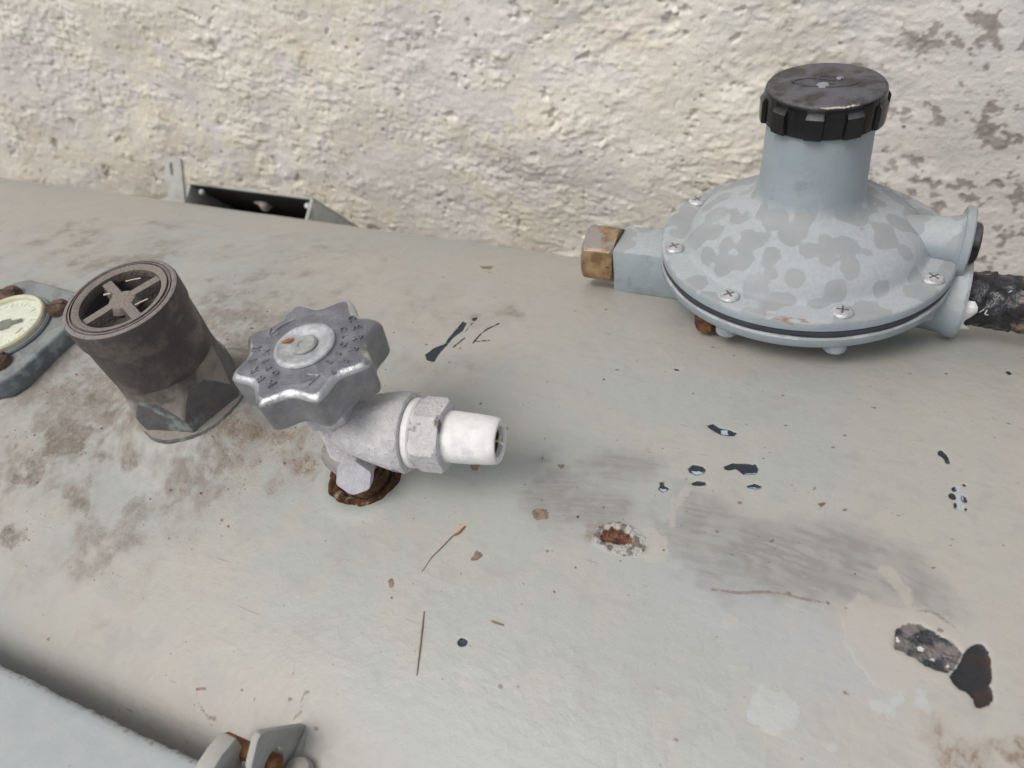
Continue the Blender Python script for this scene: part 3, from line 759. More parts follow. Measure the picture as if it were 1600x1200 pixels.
    for k, v in attrs.items():
        pad = np.full((8, ns), 60.0 if k in MARKS else 0.0)
        attrs[k] = np.concatenate([pad, v, pad], 0)
    t = thing('gas_tank', 'pale grey-beige painted horizontal gas tank with chipped and rusty spots', 'tank')
    grid_mesh('shell', co.reshape(-1, 3) * .001, nx + 16, ns, tank_material(), attrs, wrap=True, parent=t)
    return t
tank = build_tank()

# ------------------------------------------------------------------ materials of the fittings
def dusty(name, base, dust, rough=.6, metal=0.0, lo=.35, hi=.9, amt=.9, scale=120, bump=.0004, spec=.4, blotch=None, bl_scale=90, bl=(.56, .62), hem=None):
    """A surface with settled dust on what faces up and worn blotches with edges of their own."""
    s = Sh(name)
    n = s.noise(scale, 4, .65)
    f = s.noise(scale * 4, 3, .6)
    col = s.mix(s.ss(n, .35, .65), base, tuple(min(1, c * 1.25) for c in base[:3]) + (1,))
    if blotch:
        col = s.mix(s.ss(s.noise(bl_scale, 4, .6), *bl), col, blotch)
    d = s.mul(s.ss(s.add(s.up(), s.mul(s.sub(n, .5), .9)), lo, hi), s.ss(f, .25, .6, amt * .55, amt))
    col = s.mix(d, col, dust)
    if hem:                                    # a band of dust caught along the lower hem
        hm = s.mul(s.ss(s.add(s.xyz()[2], s.mul(s.sub(n, .5), .012)), *hem), .8)
        col = s.mix(hm, col, dust)
    rg = s.mix(d, (rough, rough, rough, 1), (.9, .9, .9, 1))
    return s.done(col, rg, s.bump(s.add(n, s.mul(f, .5)), bump), metal=metal if not metal else s.mul(s.sub(1, d), metal), spec=spec)

M_black = dusty('dusty_black_plastic', lin(80, 74, 74), lin(150, 142, 136), .6, lo=.25, hi=1.0, amt=.95, scale=160, blotch=lin(120, 112, 107), bl_scale=55, bl=(.5, .68))
M_skirt = dusty('dust_streaked_skirt', lin(96, 89, 88), lin(162, 155, 148), .75, lo=-.15, hi=.4, amt=.9, scale=70, blotch=lin(150, 143, 136), bl_scale=38, bl=(.44, .58), hem=(.032, .021))
M_hexp = dusty('patinated_brass', lin(98, 97, 97), lin(152, 146, 138), .7, lo=.2, hi=.9, scale=200, blotch=lin(142, 156, 151), bl_scale=60, bl=(.55, .66))
M_grate = dusty('dust_caked_grate', lin(96, 89, 85), lin(152, 143, 136), .85, lo=.1, hi=.9, scale=300, bump=.0009)
M_dark = dusty('dark_recess', lin(58, 53, 50), lin(104, 96, 90), .9, scale=200)
M_chalk = dusty('chalky_white_paint', lin(212, 211, 214), lin(214, 211, 206), .85, lo=.2, hi=1.1, amt=.5, scale=350, blotch=lin(122, 114, 110), bl_scale=66, bl=(.60, .64), bump=.0011)
M_white = dusty('white_painted_nipple', lin(236, 235, 235), lin(226, 223, 219), .6, lo=.5, hi=1.3, amt=.5, scale=240, bump=.0003)
M_plug = dusty('chalked_plug_paint', lin(190, 190, 196), lin(202, 200, 198), .8, lo=.3, hi=1.2, amt=.5, scale=300, bump=.0004)
M_alu = None
def aluminium():
    s = Sh('cast_aluminium')
    n = s.noise(130, 4, .6)
    f = s.noise(900, 3, .6)
    col = s.mix(s.ss(n, .35, .7), lin(138, 139, 144), lin(164, 165, 170))
    col = s.mix(s.ss(s.noise(60, 4, .6), .56, .72, 0, .7), col, lin(134, 130, 130))
    rg = s.ss(n, .3, .7, .34, .5)
    return s.done(col, rg, s.bump(s.add(s.mul(n, .8), f), .00035), metal=.6, spec=.5)
M_alu = aluminium()
def alu_edge():
    s = Sh('worn_highlight_aluminium')  # bright tone carries the bevel highlight as well as edge wear
    n = s.noise(300, 4, .65)
    m = s.noise(60, 3)
    col = s.mix(s.ss(s.add(m, s.mul(s.sub(n, .5), .5)), .38, .5), lin(146, 147, 152), lin(204, 205, 208))
    return s.done(col, .4, s.bump(n, .0005), metal=.75, spec=.5)
M_aluedge = alu_edge()
def bright_zinc():
    s = Sh('pale_zinc')
    n = s.noise(260, 4, .6)
    col = s.mix(s.ss(n, .35, .7), lin(176, 178, 180), lin(214, 216, 218))
    return s.done(col, .5, s.bump(n, .0005), metal=.35)
M_zinc = bright_zinc()
def rusty(name, a, b, rough=.85, scale=220):
    s = Sh(name)
    n = s.noise(scale, 5, .65)
    col = s.mix(s.ss(n, .35, .65), a, b)
    return s.done(col, rough, s.bump(n, .0012), spec=.25)
M_rust = rusty('rust', lin(64, 42, 28), lin(122, 86, 58))
def ring_rust():
    s = Sh('rusted_ring')
    n = s.noise(220, 5, .65)
    col = s.mix(s.ss(n, .35, .65), lin(48, 34, 25), lin(104, 72, 48))
    m = s.noise(70, 3, .6)
    col = s.mix(s.ss(s.add(m, s.mul(s.sub(n, .5), .6)), .54, .64), col, lin(160, 148, 132))
    return s.done(col, .85, s.bump(n, .0014), spec=.25)
M_ring = ring_rust()
M_rustdark = rusty('rusty_thread', lin(48, 36, 30), lin(124, 96, 72))
M_screwrust = rusty('rusty_screw', lin(84, 66, 58), lin(120, 98, 86))
M_orange = rusty('rusted_pin', lin(104, 74, 50), lin(150, 110, 74))
def regulator_paint():
    """Blue-grey paint under pale dust; rain drops have washed round-edged patches of the dust away."""
    s = Sh('regulator_paint')
    up = s.up()
    n = s.noise(60, 3, .5, dist=.6)
    f = s.noise(500, 3, .6)
    v = s.new('ShaderNodeTexVoronoi', feature='SMOOTH_F1')
    s.put(v.inputs['Vector'], s.co)
    v.inputs['Scale'].default_value = 92
    v.inputs['Smoothness'].default_value = .35
    drop = s.ss(s.add(v.outputs['Distance'], s.mul(s.sub(n, .5), 1.1)), .56, .49)
    drop = s.mul(drop, s.ss(s.noise(26, 2), .30, .40, .35, 1))
    paint = s.mix(s.ss(n, .3, .7), lin(152, 164, 171), lin(159, 170, 176))
    dust = s.mix(s.ss(f, .3, .7), lin(170, 176, 179), lin(179, 184, 186))
    wet = s.mix(s.ss(n, .35, .6), lin(155, 160, 162), lin(161, 164, 165))
    d = s.ss(s.add(up, s.mul(s.sub(n, .5), .3)), .18, .62)
    col = s.mix(d, paint, s.mix(drop, dust, wet))
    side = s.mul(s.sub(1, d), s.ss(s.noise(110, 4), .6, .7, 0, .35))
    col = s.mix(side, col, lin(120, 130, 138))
    P = s.xyz()
    scrape = s.mul(s.ss(s.math('ABSOLUTE', s.sub(P[0], .006)), .014, .009), s.mul(s.ss(P[1], -.0625, -.0632), s.ss(P[2], -.0022, -.0014)))
    col = s.mix(s.mul(scrape, s.ss(s.noise(1.0, 4, .7, s.warp((140, 500, 500))), .5, .6)), col, lin(156, 112, 74))
    col = s.mix(s.mul(s.ss(s.noise(150, 4, .6), .71, .77), .5), col, lin(142, 122, 102))
    rg = s.mix(d, (.45, .45, .45, 1), (.72, .72, .72, 1))
    return s.done(col, rg, s.bump(s.add(s.mul(f, .5), s.mul(s.noise(180, 3), 1.0)), .0003), spec=.4)
M_reg = regulator_paint()
M_gasket = dusty('rubber_gasket', lin(58, 60, 68), lin(92, 94, 100), .6, lo=.6, hi=1.2)
def cap_plastic():
    s = Sh('black_bakelite_cap')
    up = s.up()
    n = s.noise(70, 5, .65, dist=.5)
    f = s.noise(420, 3, .6)
    col = s.mix(s.ss(f, .4, .7), lin(15, 15, 18), lin(24, 24, 28))
    d = s.mul(s.ss(up, .4, .8), s.ss(s.add(n, s.mul(s.sub(f, .5), .35)), .36, .60))
    col = s.mix(s.ss(up, .4, .8), col, lin(64, 61, 58))
    col = s.mix(s.mul(d, .8), col, lin(104, 104, 110))
    rg = s.mix(s.ss(up, .4, .8), (.22, .22, .22, 1), (.55, .55, .55, 1))
    return s.done(col, rg, s.bump(s.add(n, s.mul(f, .4)), .0004), spec=.5)
M_cap = cap_plastic()
def brass():
    s = Sh('tarnished_brass')
    n = s.noise(140, 4, .65)
    col = s.mix(s.ss(n, .35, .65), lin(128, 104, 76), lin(172, 146, 112))
    d = s.mul(s.ss(s.up(), .3, .8), s.ss(s.noise(90, 4), .4, .55))
    col = s.mix(d, col, lin(158, 150, 146))
    col = s.mix(s.ss(s.noise(260, 3), .66, .72), col, lin(92, 62, 42))
    return s.done(col, .5, s.bump(n, .0004), metal=.45)
M_brass = brass()
def tape():
    s = Sh('black_pipe_tape')
    x = s.xyz()[0]
    n = s.noise(75, 5, .65, dist=1.2)
    m = s.noise(180, 4, .65, dist=.8)
    col = s.mix(s.ss(n, .4, .7), lin(26, 26, 30), lin(52, 52, 56))
    col = s.mix(s.ss(m, .66, .70), col, lin(206, 206, 206))
    col = s.mix(s.ss(s.noise(48, 4, .7), .60, .66), col, lin(128, 118, 102))
    far = s.mul(s.ss(s.add(x, s.mul(s.sub(n, .5), .03)), .092, .099), s.ss(m, .36, .5))
    col = s.mix(far, col, s.mix(s.ss(m, .4, .6), lin(146, 104, 62), lin(142, 134, 122)))
    rg = s.ss(m, .4, .6, .16, .36)
    return s.done(col, rg, s.bump(s.add(n, s.mul(m, .4)), .0016), spec=.5)
M_tape = tape()
M_sheet = dusty('pale_sheet_metal_paint', lin(172, 174, 170), lin(176, 174, 166), .6, scale=90, bump=.0002, blotch=lin(154, 154, 148), bl_scale=40, bl=(.55, .7))
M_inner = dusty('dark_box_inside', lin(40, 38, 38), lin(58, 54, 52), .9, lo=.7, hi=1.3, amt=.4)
def gauge_paint():
    return dusty('gauge_body_paint', lin(104, 110, 116), lin(152, 152, 148), .55, lo=.5, hi=1.15, amt=.8, scale=110, blotch=lin(138, 152, 152), bl_scale=60, bl=(.52, .6))
M_gauge = gauge_paint()
def flat(name, c, rough=.5, spec=.4, metal=0):
    s = Sh(name)
    n = s.noise(180, 4, .65)
    return s.done(s.mix(s.ss(n, .35, .7), c, tuple(v * .84 for v in c[:3]) + (1,)), rough, s.bump(n, .0002), spec=spec, metal=metal)
M_dial = flat('yellowed_dial_card', lin(240, 243, 228))
M_bezel = flat('yellowed_lens_rim', lin(222, 220, 190), .35)
M_ink = flat('dial_ink', lin(66, 74, 68))
M_tick = flat('faded_ticks', lin(176, 184, 168))
M_red = flat('red_ink', lin(196, 134, 124))
def lens():
    s = Sh('hazed_gauge_lens')
    p = s.new('ShaderNodeBsdfPrincipled')
    p.inputs['Base Color'].default_value = lin(240, 243, 222)
    p.inputs['Roughness'].default_value = .3
    t = s.new('ShaderNodeBsdfTransparent')
    m = s.new('ShaderNodeMixShader')
    s.put(m.inputs[0], s.ss(s.noise(120, 4), .3, .7, .12, .3))
    s.t.links.new(t.outputs[0], m.inputs[1])
    s.t.links.new(p.outputs[0], m.inputs[2])
    s.t.links.new(m.outputs[0], s.o.inputs['Surface'])
    return s.m
M_lens = lens()
M_straw = flat('dry_straw', lin(146, 124, 104), .8)
M_strawo = flat('orange_straw', lin(172, 112, 52), .8)
M_crumb = flat('pale_crumb', lin(206, 198, 184), .9)

M_ridge = flat('settled_dust', lin(156, 148, 138), .95)

def at_tank(x, y, z, rot=0.0):
    return Matrix.Translation((x * .001, y * .001, z * .001)) @ Matrix.Rotation(math.radians(rot), 4, 'Z')

# ------------------------------------------------------------------ pressure relief valve (black, with a cross grate)
def build_relief():
    t = thing('relief_valve', 'dusty black pressure relief valve with a cross grate in its open top', 'valve', at_tank(2, 0.5, 0, 12))
    lathe('base_ring', [(0, 5), (25.4, 5), (25.2, 9.0), (24.4, 10.6), (22.6, 11.4), (0, 11.6)], M_hexp, t, 72, mod=lambda a, r, h: r + .35 * math.sin(3 * a) + .25 * math.sin(7 * a + 1))
    hs_ = [9, 10, 11.5, 13, 16, 18, 19, 20, 21, 22, 23, 24, 25, 26, 27, 28, 29, 30, 31, 32, 33, 34, 36, 38]
    def cone(h):
        return float(np.interp(h, [9, 10.5, 19, 29, 38], [22.4, 24.0, 24.1, 21.4, 21.0]))
    lathe('hex_base', [(0, 9)] + [(1, h) for h in hs_ if h <= 30] + [(0, 30)], M_hexp, t, 144,
          mod=lambda a, r, h: min(hexr(a, 42.0), cone(h)) - .25, sharp=22)
    lathe('skirt', [(19, 18.5), (1, 18.5)] + [(1, h) for h in hs_ if h >= 20] + [(19, 38)], M_skirt, t, 144,
          mod=lambda a, r, h: r if r != 1 else min(cone(h) + .25, max(hexr(a, 42.0) - .35, 0) + (0 if h > 18.8 else -.3)), sharp=22)
    lathe('sleeve', [(17, 36), (20.8, 36), (21.4, 37), (21.7, 44), (21.9, 58.4), (22.0, 58.8), (22.5, 59.2), (22.7, 60), (22.8, 68.6), (22.5, 69.6), (21.8, 70),
                     (20.9, 70), (20.7, 69.5), (20.4, 69.5), (20.2, 70), (19.8, 70.1), (19.5, 69.4), (19.1, 69.4), (18.9, 70), (17.6, 69.8), (16.7, 69.2), (16.4, 68), (16.4, 56), (17, 36)], M_black, t, 96)
    lathe('grate_ring', [(19.0, 69.6), (18.8, 70.25), (17.7, 70.2), (16.3, 69.5), (15.9, 68), (15.9, 66), (17.5, 66), (19.0, 69.6)], M_grate, t, 80)
    for k in range(4):
        a = math.radians(45 + 90 * k + 8)
        V, F = box_data(2.5, 16.6, -3.1, 3.1, 63.6, 68.6)
        # the spoke is a rounded bar: narrower on top
        V = [(x, y * (.62 if z > 66 else 1.0), z - (.8 if x > 10 else 0) * (1 if z > 66 else 0) * .3) for x, y, z in V]
        c, sn = math.cos(a), math.sin(a)
        V = [(x * c - y * sn, x * sn + y * c, z) for x, y, z in V]
        mesh('grate_spoke', V, F, M_grate, t, sharp=20)
    lathe('grate_hub', [(0, 64.5), (6.0, 64.0), (6.6, 66.0), (5.2, 68.4), (2.2, 69.0), (0, 69.0)], M_grate, t, 24)
    lathe('inner_seat', [(0, 57), (8, 57.4), (12, 56.4), (16.45, 58)], M_dark, t, 48)
    # blown-in bits of straw and grit in the grate
    for (p, q, r) in (((-3, 9.5, 69.4), (3.5, 10.8, 69.9), .28), ((8, -3, 68.6), (13, -.6, 69.6), .3), ((-9, 2, 69.0), (-6, 2.4, 69.3), .4)):
        V, F = tube_data([p, tuple((a + b) / 2 + .1 for a, b in zip(p, q)), q], r, 6)
        mesh('dry_bit', V, F, M_crumb, t)
    return t
build_relief()

# ------------------------------------------------------------------ float level gauge with round dial
def build_gauge():
    t = thing('level_gauge', 'float level gauge with yellowed round dial and rusty flange screws', 'gauge', at_tank(GAUGE[0], GAUGE[1], 0, -3))
    poly = []
    h_, c_ = 33.5, 12
    for sx, sy, o in ((1, -1, 0), (1, 1, 1), (-1, 1, 0), (-1, -1, 1)):
        pts = [(sx * h_, sy * (h_ - c_)), (sx * (h_ - c_ * .36), sy * (h_ - c_ * .36)), (sx * (h_ - c_), sy * h_)]
        if o == 0:
            pts = pts[::-1]
        poly += pts
    prism('flange', poly, .5, 11.5, M_gauge, t, bevel=1.6, segs=3)
    lathe('dial_seat', [(23.5, 11), (23.4, 12.6), (22.6, 13.4), (21.6, 13.4), (21.2, 12), (0, 12)], M_gauge, t, 64)
    lathe('dial', [(0, 13.6), (19.9, 13.6), (19.9, 12.2), (0, 12.2)], M_dial, t, 64)
    lathe('lens_rim', [(21.3, 12.2), (21.2, 15.2), (20.6, 16.0), (19.6, 15.9), (19.0, 15.0), (19.2, 13.4), (21.3, 12.2)], M_bezel, t, 64)
    lathe('lens', [(19.3, 15.2), (15, 16.3), (9, 17.0), (0, 17.3)], M_lens, t, 48)
    # printed scale: ticks, an arc and a red mark, then the pointer
    parts = []
    for k in range(24):
        a = math.radians(-30 + 240 * k / 23)
        r0, r1 = (14.0, 16.6) if k % 3 == 0 else (15.2, 16.6)
        w = .22 if k % 3 else .34
        c, sn = math.cos(a), math.sin(a)
        V, F = box_data(r0, r1, -w, w, 13.5, 13.68)
        parts.append(([(x * c - y * sn, x * sn + y * c, z) for x, y, z in V], F))
    V, F = merge(*parts)
    mesh('scale_ticks', V, F, M_tick, t, smooth=False)
    a0 = math.radians(-8)
    V, F = merge(*[([(x * math.cos(a0 + d) - y * math.sin(a0 + d), x * math.sin(a0 + d) + y * math.cos(a0 + d), z) for x, y, z in box_data(11.4, 12.6, -.8, .8, 13.5, 13.68)[0]], box_data(0, 1, 0, 1, 0, 1)[1]) for d in (0, .12, .24)])
    mesh('red_mark', V, F, M_red, t, smooth=False)
    ang = math.radians(38)
    pts = [(9.5, 1.1), (9.9, 0), (9.5, -1.1), (4, -1.4), (3.0, -3.4), (-1.5, -3.6), (-4, -1.8), (-11, -.8), (-11, .8), (-4, 1.8), (-1.5, 3.6), (3.0, 3.4), (4, 1.4)]
    pts = [(x * math.cos(ang) - y * math.sin(ang), x * math.sin(ang) + y * math.cos(ang)) for x, y in pts]
    prism('pointer', pts, 14.1, 14.6, M_ink, t, bevel=0)
    for sx in (-1, 1):
        for sy in (-1, 1):
            sw = lathe('flange_screw', [(0, 11.2), (5.4, 11.2), (5.6, 13.0), (5.0, 15.0), (3.6, 16.2), (0, 16.6)], M_screwrust, t, 24, off=(sx * 19.5, sy * 19.5, 0))
            a = random.uniform(0, 3)
            V, F = box_data(-4.6, 4.6, -.55, .55, 15.6, 16.75)
            V = [(x * math.cos(a) - y * math.sin(a) + sx * 19.5, x * math.sin(a) + y * math.cos(a) + sy * 19.5, z) for x, y, z in V]
            mesh('screw_slot', V, F, M_dark, sw, smooth=False)
    return t
build_gauge()

# ------------------------------------------------------------------ service valve: handwheel, bonnet, outlet with hex and white nipple
def letters(chars, radius, mid_deg, step_deg, size, z, depth=.0004, flip=False):
    """Raised letters set round a circle; returns (verts mm, faces)."""
    out = []
    n = len(chars)
    for i, ch in enumerate(chars):
        if ch == ' ':
            continue
        cu = bpy.data.curves.new('glyph', 'FONT')
        cu.body = ch
        cu.size = size
        cu.align_x = 'CENTER'
        cu.align_y = 'CENTER'
        cu.extrude = .5
        cu.offset = .05
        cu.resolution_u = 2
        ob = bpy.data.objects.new('glyph', cu)
        scene.collection.objects.link(ob)
        dg = bpy.context.evaluated_depsgraph_get()
        me = bpy.data.meshes.new_from_object(ob.evaluated_get(dg))
        V = [tuple(v.co) for v in me.vertices]
        F = [tuple(p.vertices) for p in me.polygons]
        bpy.data.objects.remove(ob)
        bpy.data.curves.remove(cu)
        bpy.data.meshes.remove(me)
        k = i - (n - 1) / 2
        a = math.radians(mid_deg + (k if flip else -k) * step_deg)
        rot = a + (math.pi / 2 if flip else -math.pi / 2)
        c, sn = math.cos(rot), math.sin(rot)
        out.append(([(x * c - y * sn + radius * math.cos(a), x * sn + y * c + radius * math.sin(a), zz + z) for x, y, zz in V], F))
    return merge(*out)

def build_valve():
    t = thing('service_valve', 'chalky grey service valve with lobed aluminium handwheel and white outlet nipple', 'valve', at_tank(VALVE[0], VALVE[1], 0, 8.6))
    # threaded foot in the tank coupling
    prof = [(0, -2)]
    for k in range(12):
        z = -2 + k * 1.25
        prof += [(9.4, z), (10.3, z + .55), (9.5, z + 1.1)]
    prof += [(0, 13.2)]
    lathe('threaded_foot', prof, M_rustdark, t, 48, sharp=20)
    hexnut('lower_hex', 21, 13.0, 21.0, M_greyhex, t, 1.0, rot=.45)
    lathe('body_column', [(0, 18), (9.0, 18), (8.6, 22), (8.0, 26), (7.8, 38), (8.4, 43), (8.4, 46), (0, 46)], M_chalk, t, 48)
    hexnut('bonnet_nut', 20, 43, 50, M_chalk, t, 1.0, rot=.6)
    lathe('stem', [(0, 48), (5.2, 48), (5.0, 58), (0, 58)], M_alu, t, 24)
    # outlet barrel along local x
    lathe('outlet_barrel', [(0, -8), (3, -7.6), (5.4, -5.4), (7.4, -1.5), (9.8, 5), (12.2, 13), (13.9, 20), (14.7, 25.0), (14.9, 28.4), (14.3, 29.6), (10, 30), (0, 30)], M_chalk, t, 64, axis='x', off=(0, 0, 33),
          mod=lambda a, r, h: r * (1 + .012 * math.sin(5 * a + h * .3)))
    lathe('outlet_washer', [(0, 30), (12.4, 30), (12.8, 30.6), (12.8, 32.4), (12.2, 33), (0, 33)], M_white, t, 48, axis='x', off=(0, 0, 33))
    hexnut('outlet_hex', 23.6, 33, 43.5, M_chalk, t, 1.3, rot=.35, axis='x', off=(0, 0, 33))
    nip = lathe('nipple', [(9.0, 43), (9.3, 43.6), (9.25, 47), (9.0, 54)] + sum([[(8.9 - .05 * k, 54.5 + k * 1.0), (8.77 - .05 * k, 55.0 + k * 1.0)] for k in range(5)], []) + [(8.45, 60.6), (8.1, 62.2), (7.6, 62.8), (6.3, 62.8), (5.6, 62.2), (5.5, 58), (5.3, 47), (0, 46)], M_white, t, 56, axis='x', off=(0, 0, 33), sharp=28)
    lathe('nipple_bore', [(5.55, 60.5), (5.2, 59.6), (3.6, 59), (0, 58.8)], M_ochre, nip, 32, axis='x', off=(0, 0, 33))
    V, F = tube_data([(60.5, -1.0, 34.5), (62.6, -1.2, 34.8), (63.6, -1.9, 35.3), (65.0, -2.6, 35.0)], [.45, .5, .4, .15], 6)
    V2, F2 = tube_data([(62.8, -1.2, 34.8), (63.4, -.6, 36.2), (64.0, -.3, 37.0)], [.35, .3, .12], 6)
    V, F = merge((V, F), (V2, F2))
    mesh('nipple_wisp', V, F, M_strawpale, nip)
    # hexagon plug on the near side
    d = Vector((.25, -.85, .46)).normalized()
    e = thing_part('bleed_plug', t, Matrix.Translation((.0036, -.0042, .0136)) @ d.to_track_quat('Z', 'X').to_matrix().to_4x4())
    lathe_into(e, [(0, -3), (6.8, -3), (5.6, 0), (4.2, 2.5), (4.2, 4), (0, 4)], M_plug, 32)
    hexnut('plug_head', 12.6, 4.0, 11.0, M_plug, e, .45, rot=.3)
    # handwheel with eight lobes
    w = thing_part('handwheel', t, Matrix.Translation((-.0018, .0052, .0535)) @ Matrix.Rotation(math.radians(-2.5), 4, 'X') @ Matrix.Rotation(math.radians(-2), 4, 'Y'))
    def rim(a, r, h):
        if r < 24:
            return r
        u = (a + .2) / (2 * math.pi / 8)
        x = abs(u - round(u)) * 2                 # 0 at a lobe tip, 1 in the hollow between
        x = max(0.0, math.sqrt(x * x + .05) - .2236) * 1.25
        return r - 4.9 * (math.sin(min(x, 1) * math.pi / 2) ** .92)
    prof = [(0, 1.5), (12, 1.5), (19, .6), (24.6, 0), (25.8, .4), (26.4, 1.4), (26.8, 7), (27.0, 12.2), (26.8, 13.2), (26.2, 14.2), (25.2, 14.9), (24.4, 15.1), (17, 15.3), (12, 15.5), (0, 15.6)]
    lathe_into(w, prof, M_alu, 192, mod=rim, sharp=50)
    w.data.materials.append(M_aluedge)
    for i, p in enumerate(w.data.polygons):       # paler metal paints the bevel highlight onto the worn chamfer
        if 192 * 8 <= i < 192 * 11:
            p.material_index = 1
    hub = lathe('hub_disc', [(0, 15.4), (10.6, 15.4), (11.0, 15.9), (10.7, 16.5), (9.6, 16.8), (8.4, 16.4), (6.4, 16.0), (5.8, 15.8), (0, 15.8)], M_zinc, w, 48)
    lathe('hub_nut', [(0, 15.6), (4.6, 15.6), (4.7, 16.6), (4.0, 17.2), (2.4, 17.0), (1.8, 16.4), (0, 16.4)], M_nutgrey, hub, 12, mod=lambda a, r, h: r * (1 + .05 * math.sin(6 * a)))
    V, F = tube_data([(-8.6, .2, 16.8), (-6.5, .9, 17.0), (-4.6, 2.0, 17.1)], [.35, .8, .3], 6)
    mesh('straw_scrap', V, F, M_strawo, hub)
    V, F = merge(letters('CERRAR', 18.6, 8, 17.5, 4.3, 15.35), letters('CLOSE', 14.0, 6, 17, 3.3, 15.45),
                 letters('ABRIR', 18.4, 222, 17.5, 4.3, 15.35), letters('OPEN', 14.0, 222, 18, 3.3, 15.45))
    mesh('raised_lettering', V, F, M_alu, w, smooth=False)
    # two raised arrow outlines between the words
    parts = []
    for a0, a1 in ((264, 312), (128, 168)):
        P = []
        for k in range(9):
            a = math.radians(a0 + (a1 - a0) * k / 8)
            P.append((17.2 * math.cos(a), 17.2 * math.sin(a), 15.45))
        parts.append(tube_data(P, .32, 5))
        e_ = math.radians(a1)
        tip = Vector(P[-1])
        for s_ in (-1, 1):
            b = math.radians(a1 - 13)
            parts.append(tube_data([tuple(tip), ((17.2 + 2.6 * s_) * math.cos(b), (17.2 + 2.6 * s_) * math.sin(b), 15.45)], .3, 5))
    V, F = merge(*parts)
    mesh('raised_arrow', V, F, M_alu, w)
    return t

def thing_part(name, parent, m):
    """A part that is a mesh with its own frame."""
    me = bpy.data.meshes.new(name)
    o = bpy.data.objects.new(name, me)
    scene.collection.objects.link(o)
    o.parent = parent
    o.matrix_local = m
    return o

def lathe_into(o, prof, mat, n=48, mod=None, sharp=32):
    V, F = lathe_data(prof, n, mod)
    me = o.data
    me.from_pydata([(x * .001, y * .001, z * .001) for x, y, z in V], [], F)
    bm = bmesh.new()
    bm.from_mesh(me)
    bmesh.ops.recalc_face_normals(bm, faces=bm.faces)
    bm.to_mesh(me)
    bm.free()
    me.shade_smooth()
    me.set_sharp_from_angle(angle=math.radians(sharp))
    me.materials.append(mat)

M_ochre = flat('ochre_bore', lin(84, 72, 44), .9)
M_strawpale = flat('pale_fibre', lin(222, 220, 196), .8)
M_greyhex = dusty('shaded_grey_hex', lin(148, 145, 147), lin(160, 154, 148), .8, lo=.3, hi=1.2, scale=200, blotch=lin(118, 110, 104), bl_scale=80, bl=(.5, .62))  # darker tone paints in the shaded gap round the bleed plug
M_nutgrey = dusty('grey_nut', lin(140, 144, 142), lin(176, 178, 174), .6, metal=.3, scale=300)
build_valve()

# rusted rim of the coupling the valve is screwed into (part of the tank)
def coupling():
    def mod(a, r, h):
        return r * (1 + .05 * math.sin(2 * a + .6) + .025 * math.sin(5 * a) + .018 * math.sin(11 * a + 2) + .012 * math.sin(19 * a)) if r > 14 else r * (1 + .02 * math.sin(5 * a))
    lathe('rusted_coupling_rim', [(10.6, -4), (11.0, -.6), (12.0, .4), (13.6, .75), (14.4, .7), (15.0, .3), (15.4, -.5), (15.5, -1.5)], M_ring, tank, 120, mod=mod, off=(VALVE[0], VALVE[1], 0))
coupling()

